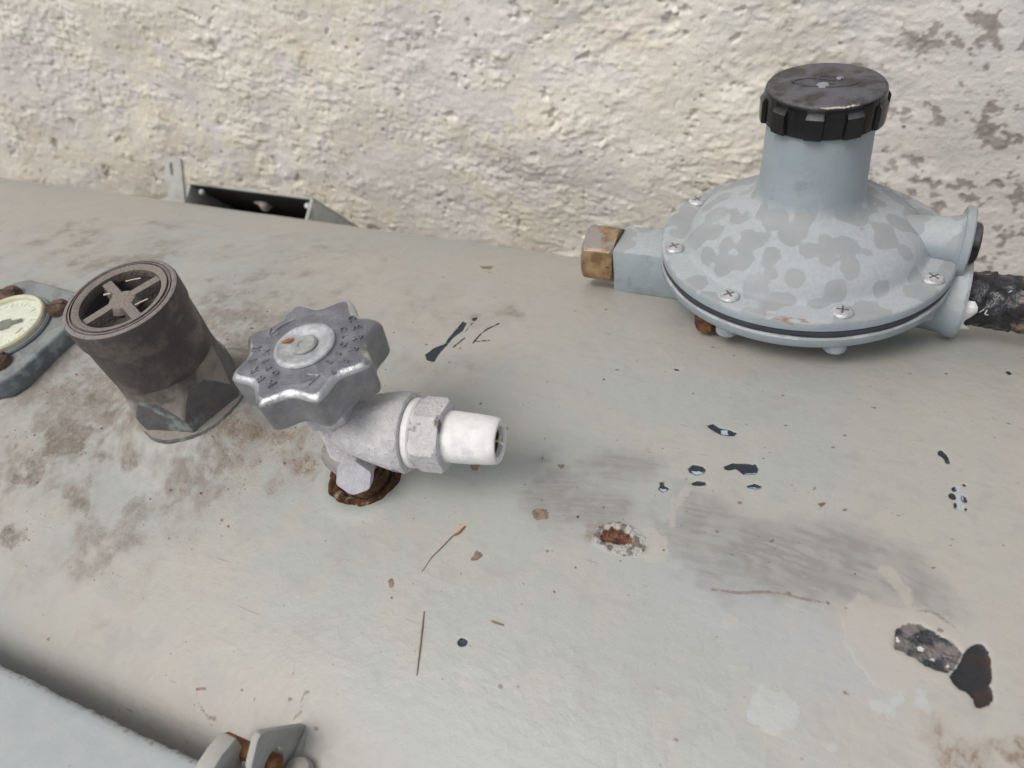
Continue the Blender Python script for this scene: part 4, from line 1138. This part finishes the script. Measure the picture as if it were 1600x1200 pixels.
# ------------------------------------------------------------------ gas regulator lying on the far slope of the tank
REG_O = (.2353, .1696, .0001)
REG_U = (-.01028, .13623, .99062)
def build_regulator():
    t = thing('gas_regulator', 'blue-grey round gas regulator with black screw cap and rain-spotted bonnet', 'regulator', frame(REG_O, REG_U, (1, 0, 0)))
    bon = lathe('bonnet', [(20, -5.4), (64.2, -5.4), (65, -4.8), (65.2, -1.2), (64.6, -.2), (63.6, .2), (54.6, .2), (53.8, .5), (52.8, 1.6), (51.6, 4.4), (49.8, 7.6), (46.8, 10.6), (42.2, 13.4), (37.0, 15.7), (31.6, 17.7), (27.6, 19.4),
                       (25.0, 21.4), (23.4, 24.2), (22.6, 28.2), (22.2, 36), (21.8, 48), (21.5, 61), (18, 61)], M_reg, t, 128, sharp=40)
    lathe('gasket', [(50, -5.5), (64.4, -5.5), (64.7, -6.2), (64.6, -7.9), (64.2, -8.5), (50, -8.5)], M_gasket, t, 128,
          mod=lambda a, r, h: r + (.35 * math.sin(9 * a) * math.sin(4 * a + 1) if r > 60 else 0))
    lathe('lower_body', [(50, -8.6), (64.6, -8.6), (65.2, -9.4), (65.0, -12.8), (64.2, -13.8), (60.5, -14.2), (56, -14.4), (52, -16), (46, -21), (38, -26), (30, -29), (22, -30.5), (0, -31)], M_reg, t, 128, sharp=40)
    # screw cap with ribs
    def ribs(a, r, h):
        if r < 23 or h > 69.6:
            return r
        u = (a / (2 * math.pi) * 10 + .05) % 1
        up_ = 1 if .28 < u < .74 else 0
        lim = 1 if h < 67.4 else max(0, 1 - (h - 67.4) / 1.6)
        return r + 1.5 * up_ * lim
    cap = lathe('screw_cap', [(18, 58.0), (22.9, 58.0), (23.4, 58.5), (23.6, 60), (23.7, 67.0), (23.7, 68.6), (23.7, 69.8), (23.4, 71.0), (22.7, 71.9), (21.6, 72.3), (10, 72.5), (0, 72.5)], M_cap, t, 320, mod=ribs, sharp=35)
    # worn raised emblem on the cap: a bowed line, a broken ring and a boss
    P1 = [(13.5 * math.cos(a) - 1.0, 8.5 * math.sin(a) + 3.2, 72.55) for a in np.linspace(math.radians(200), math.radians(345), 16)]
    P2 = [(9.0 * math.cos(a) - 4.0, 5.5 * math.sin(a) - 2.0, 72.55) for a in np.linspace(math.radians(40), math.radians(185), 12)]
    P3 = [(4.6 * math.cos(a) + .8, 4.2 * math.sin(a) + 3.0, 72.55) for a in np.linspace(0, math.radians(280), 14)]
    V, F = merge(tube_data(P1, .42, 6), tube_data(P2, .4, 6), tube_data(P3, .45, 6))
    mesh('emblem', V, F, M_emblem, cap)
    V, F = lathe_data([(0, 72.4), (2.6, 72.4), (2.2, 73.0), (0, 73.2)], 18, off=(-1.0, -3.6, 0))
    V2, F2 = lathe_data([(0, 72.4), (1.6, 72.4), (1.2, 72.9), (0, 73.0)], 14, off=(4.6, 4.6, 0))
    V, F = merge((V, F), (V2, F2))
    mesh('emblem_boss', V, F, M_emblemw, cap)
    # chipped pale edge on the near rim of the cap
    P = [(23.25 * math.cos(a), 23.25 * math.sin(a), 71.35 + .12 * math.sin(23 * a)) for a in np.linspace(math.radians(-88), math.radians(-52), 18)]
    rr = [.12 + .42 * abs(math.sin(k * 1.7)) * (1 if 1 < k < 16 else .2) for k in range(18)]
    V, F = tube_data(P, rr, 6)
    mesh('chipped_edge', V, F, M_crumb, cap)
    # screws round the flange with their bosses beneath
    for k in range(8):
        a = math.radians(22.5 + 45 * k)
        x, y = 59.6 * math.cos(a), 59.6 * math.sin(a)
        sc = lathe('flange_screw', [(0, 0), (4.3, 0), (4.4, .9), (3.7, 1.7), (2.2, 2.1), (0, 2.2)], M_zinc, t, 24, off=(x, y, .1))
        r0 = random.uniform(0, 3)
        parts = []
        for rr_ in (r0, r0 + math.pi / 2):
            V, F = box_data(-2.4, 2.4, -.4, .4, 1.4, 2.2)
            parts.append(([(px * math.cos(rr_) - py * math.sin(rr_) + x, px * math.sin(rr_) + py * math.cos(rr_) + y, pz + .1) for px, py, pz in V], F))
        V, F = merge(*parts)
        mesh('cross_slot', V, F, M_slot, sc, smooth=False)
        lathe('screw_boss', [(0, -13.2), (5.2, -13.2), (5.0, -18.2), (4.4, -19.0), (0, -19.0)], M_reg, t, 24, off=(x * .985, y * .985, 0))
    # rusty stains on the rim
    # inlet block with brass nut (left) and its lug
    inl = box('inlet_block', (-89.5, -36, -13, 13, -36.5, -11.4), M_reg, t, 1.4)
    box('casting_lug', (-82, -68, -9, 9, -38.4, -36.2), M_reg, inl, .6)
    hexnut('brass_nut', 27.5, -106.5, -89.7, M_brass, t, 1.6, rot=math.pi / 6 + .12, axis='x', off=(0, 0, -22.5))
    lathe('nut_bore', [(9.5, -106.7), (8.2, -106.2), (7.6, -100), (0, -99)], M_dark, t, 28, axis='x', off=(0, 0, -22.5))
    # outlet bell (right)
    lathe('outlet_bell', [(0, 36), (14.5, 36), (15.4, 46), (16.4, 56), (17.4, 64), (18.6, 66), (18.9, 70), (18.2, 71.2), (14, 71.4), (12, 68), (0, 68)], M_reg, t, 64, axis='x', off=(0, 0, -21.5))
    # vent on the right flank of the bonnet
    lathe('vent_neck', [(0, 30), (9.4, 30), (9.5, 44), (9.9, 56), (11.0, 62), (13.5, 64.4), (0, 64.6)], M_reg, t, 48, axis='x', off=(0, 3, 4.6))
    lathe('vent_flange', [(0, 63.6), (14.6, 63.6), (15.2, 64.2), (15.2, 66.6), (14.6, 67.2), (0, 67.4)], M_reg, t, 56, axis='x', off=(0, 3, 4.6))
    lathe('vent_plug', [(0, 67.3), (8.8, 67.3), (9.0, 68.0), (8.7, 70.2), (7.6, 71.0), (0, 71.2)], M_cap, t, 40, axis='x', off=(0, 3, 4.6))
    # brown plug under the near left of the body
    hexnut('drain_plug', 10, -24, -13.8, M_rust, t, 1.2, off=(-33, -47, 0))
    return t
M_emblem = flat('worn_emblem', lin(76, 78, 86), .5)
M_emblemw = flat('worn_emblem_white', lin(150, 152, 160), .6)
M_slot = flat('screw_slot_grey', lin(110, 104, 98), .9)  # warm grey for the bars laid on the screw heads as cross slots
build_regulator()

# ------------------------------------------------------------------ taped outlet pipe
def build_pipe():
    t = thing('outlet_pipe', 'pipe wrapped in creased black tape running right from the regulator', 'pipe', frame(REG_O, REG_U, (1, 0, 0)))
    n, L = 56, 150
    def surf(x, a):
        u = (x / 17.0 + a / (2 * math.pi)) % 1.0
        r = 11.6 + 1.1 * u + .35 * math.sin(a * 3 + x * .21) + .3 * math.sin(a * 7 - x * .55) + .22 * math.sin(a * 13 + x * .9)
        return r
    V, F = [], []
    xs_ = np.linspace(70.5, 70.5 + L, 190)
    for x in xs_:
        for k in range(n):
            a = 2 * math.pi * k / n
            r = surf(x, a)
            V.append((x, r * math.cos(a), r * math.sin(a) - 22.0 + (x - 70) * .012))
    for i in range(len(xs_) - 1):
        for k in range(n):
            F.append((i * n + k, i * n + (k + 1) % n, (i + 1) * n + (k + 1) % n, (i + 1) * n + k))
    F.append(tuple(range(n)))
    F.append(tuple(range((len(xs_) - 1) * n, len(xs_) * n)))
    mesh('tape_wrap', V, F, M_tape, t, sharp=0)
    # loose end of white sealing tape between pipe and outlet
    V, F = [], []
    for k in range(14):
        a = math.radians(150 + 130 * k / 13)
        for q, (dx, dr) in enumerate(((69.5, 14.6), (74.5 + 2 * math.sin(k), 13.6))):
            V.append((dx, dr * math.cos(a), dr * math.sin(a) - 22))
    for k in range(13):
        F.append((2 * k, 2 * k + 1, 2 * k + 3, 2 * k + 2))
    o = mesh('white_seal_tape', V, F, M_white, t)
    md = o.modifiers.new('thick', 'SOLIDIFY')
    md.thickness = .0004
    lathe('pipe_end', [(0, 70.5 + L - .5), (10.2, 70.5 + L - .5), (10.2, 70.5 + L + 160), (0, 70.5 + L + 160)], M_rust, t, 32, axis='x', off=(0, 0, -20.2))
build_pipe()

# ------------------------------------------------------------------ open sheet-metal box behind the tank and the upright tab
def build_back():
    # mouth of the box faces up and forward; it runs down and back between tank and wall
    d = Vector((0, .54, -.84)).normalized()          # depth of the box
    up = Vector((0, .84, .54)).normalized()
    m = frame((-.2300, .2800, -.1065), -d, (1, 0, 0))  # local z = out of the mouth, local y = towards the back wall of the box
    t = thing('sheet_metal_box', 'open thin sheet-metal box with dark inside, lying behind the tank', 'metal box', m)
    w, dep, hgt, th = 69, 75, 46, 2.0
    box('back_plate', (-w, w, -th, 0, -dep, 0), M_sheet, t, .5)
    box('side_plate', (w - 3.2, w, -hgt, -th - .05, -dep, -.1), M_sheet, t, .5)
    box('side_plate', (-w, -w + 3.2, -hgt, -th - .05, -dep, -.1), M_sheet, t, .5)
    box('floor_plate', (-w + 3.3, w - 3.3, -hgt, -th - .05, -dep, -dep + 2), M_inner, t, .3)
    box('dark_inner_sheet', (-w + 3.4, w - 3.4, -th - 1.2, -th - .1, -dep + 2.1, -1.0), M_inner, t, .2)  # dark sheet added over the inner face of the back plate
    for x in (-w + 13, w - 8):
        lathe("hole_light", [(0, 0), (2.6, 0), (2.5, 2.2), (1.6, 3.2), (0, 3.4)], M_holelight, t, 20, off=(x, -6.4, -6.5))  # pale buttons stand in for light coming through two holes
    return t
M_holelight = flat('hole_light_white', lin(206, 212, 214), .5)
build_back()

def build_tab():
    t = thing('upright_tab', 'narrow upright metal tab with a slotted hole on the tank back', 'bracket')
    # the plate leans back towards the wall
    m = frame((-.2815, .255, -.088), (0, -.87, .49), (1, 0, .0))
    pts = [(-9.0, -30), (9.0, -30), (9.6, 18), (8.4, 20.5), (-8.2, 21), (-9.4, 19)]
    slot = [(-1.0 + 2.3 * math.cos(a), 11 + (3.2 if math.sin(a) > 0 else -3.2) + 2.3 * math.sin(a)) for a in np.linspace(0, 2 * math.pi, 20, endpoint=False)]
    o = prism('tab_plate', pts, -1.5, 1.5, M_sheet, t, bevel=.4, holes=[slot])
    o.matrix_local = m
    V, F = tube_data([(-294, 245, -100.8), (-287, 244.5, -100.4), (-279, 244.7, -100.5), (-271, 245, -100.8)], [2.0, 3.0, 2.8, 1.6], 10)
    mesh('weld_bead', V, F, M_sheet, t)
build_tab()
def build_stone():
    V, F = [], []
    bm = bmesh.new()
    bmesh.ops.create_icosphere(bm, subdivisions=3, radius=.009)
    for v in bm.verts:
        k = 1 + .22 * math.sin(v.co.x * 500) + .18 * math.sin(v.co.y * 700 + 1) + .12 * math.sin(v.co.z * 900)
        v.co = Vector((v.co.x * 1.3 * k, v.co.y * k, v.co.z * .8 * k))
    me = bpy.data.meshes.new('plaster_lump')
    bm.to_mesh(me)
    bm.free()
    o = finish('plaster_lump', me, M_crumb, None, True, 0)
    o.location = (-.236, .298, -.131)
    o['label'] = 'small pale plaster lump lodged in the dark sheet-metal box'
    o['category'] = 'plaster lump'
build_stone()

# ------------------------------------------------------------------ hinged hood lid in the near left corner
def build_hood():
    t = thing('tank_hood', 'open pale sheet-metal tank hood with chipped edge at the lower left', 'hood')
    x = steps((-520, -40, 8), (-40, 130, 1.0), (130, 240, 8))
    prof = [(-123.6, -2.0), (-122.9, -.8), (-122.8, .6), (-123.4, 1.8), (-124.6, 2.4), (-127, 2.5), (-150, 1.6), (-180, -.4), (-220, -5.0), (-260, -12), (-262, -14), (-240, -12), (-200, -7), (-160, -2.5), (-128, -1.2), (-124.5, -2.4)]
    P = np.array(prof)
    wob = np.interp(x, np.linspace(-520, 240, 60), rng.standard_normal(60)) * .25
    nick = fft_noise(512, 2, 1.0, 1.5, 10, .5, 1, 77)[:, 0]
    V, F = [], []
    for i, xx in enumerate(x):
        e = wob[i] + .14 * nick[int(xx) % 512]
        for a, b in P:
            k = 1 if a > -130 else .2
            V.append((xx, a + e * k, b - 1.0 + wob[i] * .3))
    n = len(P)
    for i in range(len(x) - 1):
        for k in range(n):
            F.append((i * n + k, i * n + (k + 1) % n, (i + 1) * n + (k + 1) % n, (i + 1) * n + k))
    mesh('hood_panel', V, F, M_hood, t, sharp=50)
    # knuckle of the hood
    prof = [(-112.6, 2.4), (-118.5, 4.6), (-123.2, 5.0), (-130, 3.6), (-130, -12), (-120.5, -12), (-114, -6)]
    k = prism('hinge_knuckle', prof, 100.5, 107.0, M_sheet, t, bevel=.7, plane='yz')
    lathe('hinge_pin', [(0, 98), (2.9, 98), (3.2, 99), (3.2, 119), (2.9, 120), (0, 122.6)], M_orange, t, 24, axis='x', off=(0, -114.0, -6.8),
          mod=lambda a, r, h: r * (1 + .05 * math.sin(h * 2.2) + .04 * math.sin(4 * a + h)))
def hood_paint():
    s = Sh('hood_paint')
    y = s.xyz()[1]
    n = s.noise(90, 4, .65)
    f = s.noise(420, 3, .6)
    col = s.mix(s.ss(n, .35, .65), lin(170, 176, 177), lin(177, 181, 181))
    ed = s.mul(s.ss(s.add(y, s.mul(s.sub(n, .5), .004)), -.1252, -.1236), s.ss(f, .5, .66))
    col = s.mix(s.mul(ed, .8), col, lin(140, 128, 116))
    col = s.mix(s.mul(s.ss(s.voro(140), .1, .06), s.ss(n, .5, .56)), col, lin(150, 140, 132))
    return s.done(col, .5, s.bump(s.add(n, s.mul(f, .3)), .0004), spec=.4)
M_hood = hood_paint()
build_hood()

def build_lug():
    t = thing('hinge_lug', 'pale steel hinge lug with a round hole welded on the tank front', 'hinge')
    prof = [(-108.2, 7.6), (-109.6, 9.2), (-111.6, 9.0), (-118.2, 4.6), (-119.8, 1.5), (-121, -24), (-112, -25), (-104, -25), (-96, -21.5)]
    hole = circle(-113.4, -6.8, 4.7, 22)
    prism('lug_plate', prof, 115.6, 118.2, M_sheet, t, bevel=.35, plane='yz', holes=[hole])
    V, F = tube_data([(119.2, -118, -20.2), (119.4, -112, -18.2), (119.3, -106, -16.2), (119.0, -101, -15.2)], [1.4, 1.8, 1.6, .9], 8)
    mesh('weld_bead', V, F, M_sheet, t)
build_lug()
def build_stub():
    t = thing('bolt_stub', 'small pale bolt end beside the hinge at the bottom edge', 'bolt', Matrix.Translation((.1235, -.1125, -.0185)))
    lathe('stub_head', [(0, 0), (4.6, 0), (4.8, 3), (4.2, 5.4), (2.6, 6.4), (0, 6.6)], M_sheet, t, 24)
build_stub()

# ------------------------------------------------------------------ straws and crumbs lying on the tank
def on_shell(x, s, lift):
    a = s / (R * 1000)
    r = R * 1000 + lift
    return (x, r * math.sin(a), r * math.cos(a) - R * 1000)
def straw(name, pts, rad, mat, label, sub=6):
    P = []
    for (a, b), (c, d) in zip(pts[:-1], pts[1:]):
        for k in range(sub):
            f = k / sub
            P.append(on_shell(a + (c - a) * f, b + (d - b) * f, .42))
    P.append(on_shell(*pts[-1], .5))
    n = len(P)
    V, F = tube_data(P, [rad * (.45 + .55 * math.sin(math.pi * min(1, (k + .7) / n))) for k in range(n)], 6)
    o = mesh(name, V, F, mat, None)
    o['label'] = label
    o['category'] = 'straw'
straw('dry_straw', [(143.8, -52.6), (147.2, -63.1), (150.2, -73.2)], .27, M_straw, 'long thin brown straw lying lengthways on the open tank paint')
straw('dry_straw', [(168.4, -48.5), (173.0, -48.5)], .42, M_straw, 'very short brown straw lying crosswise near the dark round chip')
straw('dry_straw', [(144.7, -19.0), (143.8, -21.7), (142.1, -23.4), (140.4, -27.9), (138.0, -33.5), (136.8, -39.9)], .19, M_straw, 'curved hair-thin straw with a loop bend below the white nipple', 4)
straw('dry_straw', [(145.0, -18.4), (143.9, -21.6), (142.4, -23.2)], .5, M_strawo, 'short orange straw tip at the top of the curved straw', 4)
for i, (x, s_, lb) in enumerate(((-43.5, 3.0, 'pale crumb lying between gauge and relief valve'), (-38, -12, 'pale crumb lying on dirt in front of the relief valve'))):
    V, F = tube_data([on_shell(x, s_, 1.0), on_shell(x + 2.2, s_ - 1.4, 1.4), on_shell(x + 4.2, s_ - 2.4, .9)], [.5, 1.0, .5], 7)
    o = mesh('paint_crumb', V, F, M_crumb, None)
    o['label'] = lb
    o['category'] = 'crumb'

# loose grit on the dirty part of the tank, far too many grains to count
def build_grit():
    s = Sh('grit')
    col = s.mix(s.ss(s.noise(160, 3), .35, .65), lin(104, 92, 80), lin(184, 174, 160))
    m = s.done(col, .95, spec=.2)
    g = np.random.default_rng(5)
    V, F = [], []
    base = [(1, 0, 0), (-1, 0, 0), (0, 1, 0), (0, -1, 0), (0, 0, 1), (0, 0, -1)]
    tri = [(0, 2, 4), (2, 1, 4), (1, 3, 4), (3, 0, 4), (2, 0, 5), (1, 2, 5), (3, 1, 5), (0, 3, 5)]
    spots = [(-58, -8, 30), (-75, -55, 26), (18, -20, 22), (60, -4, 14), (-40, 45, 40), (40, 40, 30), (-10, -55, 40), (120, 30, 70), (200, 10, 60)]
    wts = np.array([9, 4, 8, 5, 4, 3, 3, 2, 3], float)
    wts /= wts.sum()
    for k in range(620):
        cx, cs, r = spots[g.choice(len(spots), p=wts)]
        x, sa = cx + g.normal() * r * .7, cs + g.normal() * r * .7
        if math.hypot(x - 2, sa) < 45 or math.hypot(x - VALVE[0], sa - VALVE[1]) < 18 or math.hypot(x - GAUGE[0], sa - GAUGE[1]) < 46:
            continue
        q = float(np.clip(g.lognormal(-1.15, .45), .14, .8))
        c = Vector(on_shell(x, sa, q * .35 + .1))
        rot = Matrix.Rotation(g.uniform(0, 6.28), 3, Vector(g.normal(size=3)).normalized())
        k0 = len(V)
        for b in base:
            p = c + rot @ Vector((b[0] * q * g.uniform(.7, 1.5), b[1] * q * g.uniform(.6, 1.2), b[2] * q * g.uniform(.5, .9)))
            V.append(tuple(p))
        F += [tuple(k0 + i for i in t_) for t_ in tri]
    o = mesh('grit', V, F, m, None, smooth=False)
    o['label'] = 'loose brown grit scattered over the dirty tank paint'
    o['category'] = 'grit'
    o['kind'] = 'stuff'
build_grit()
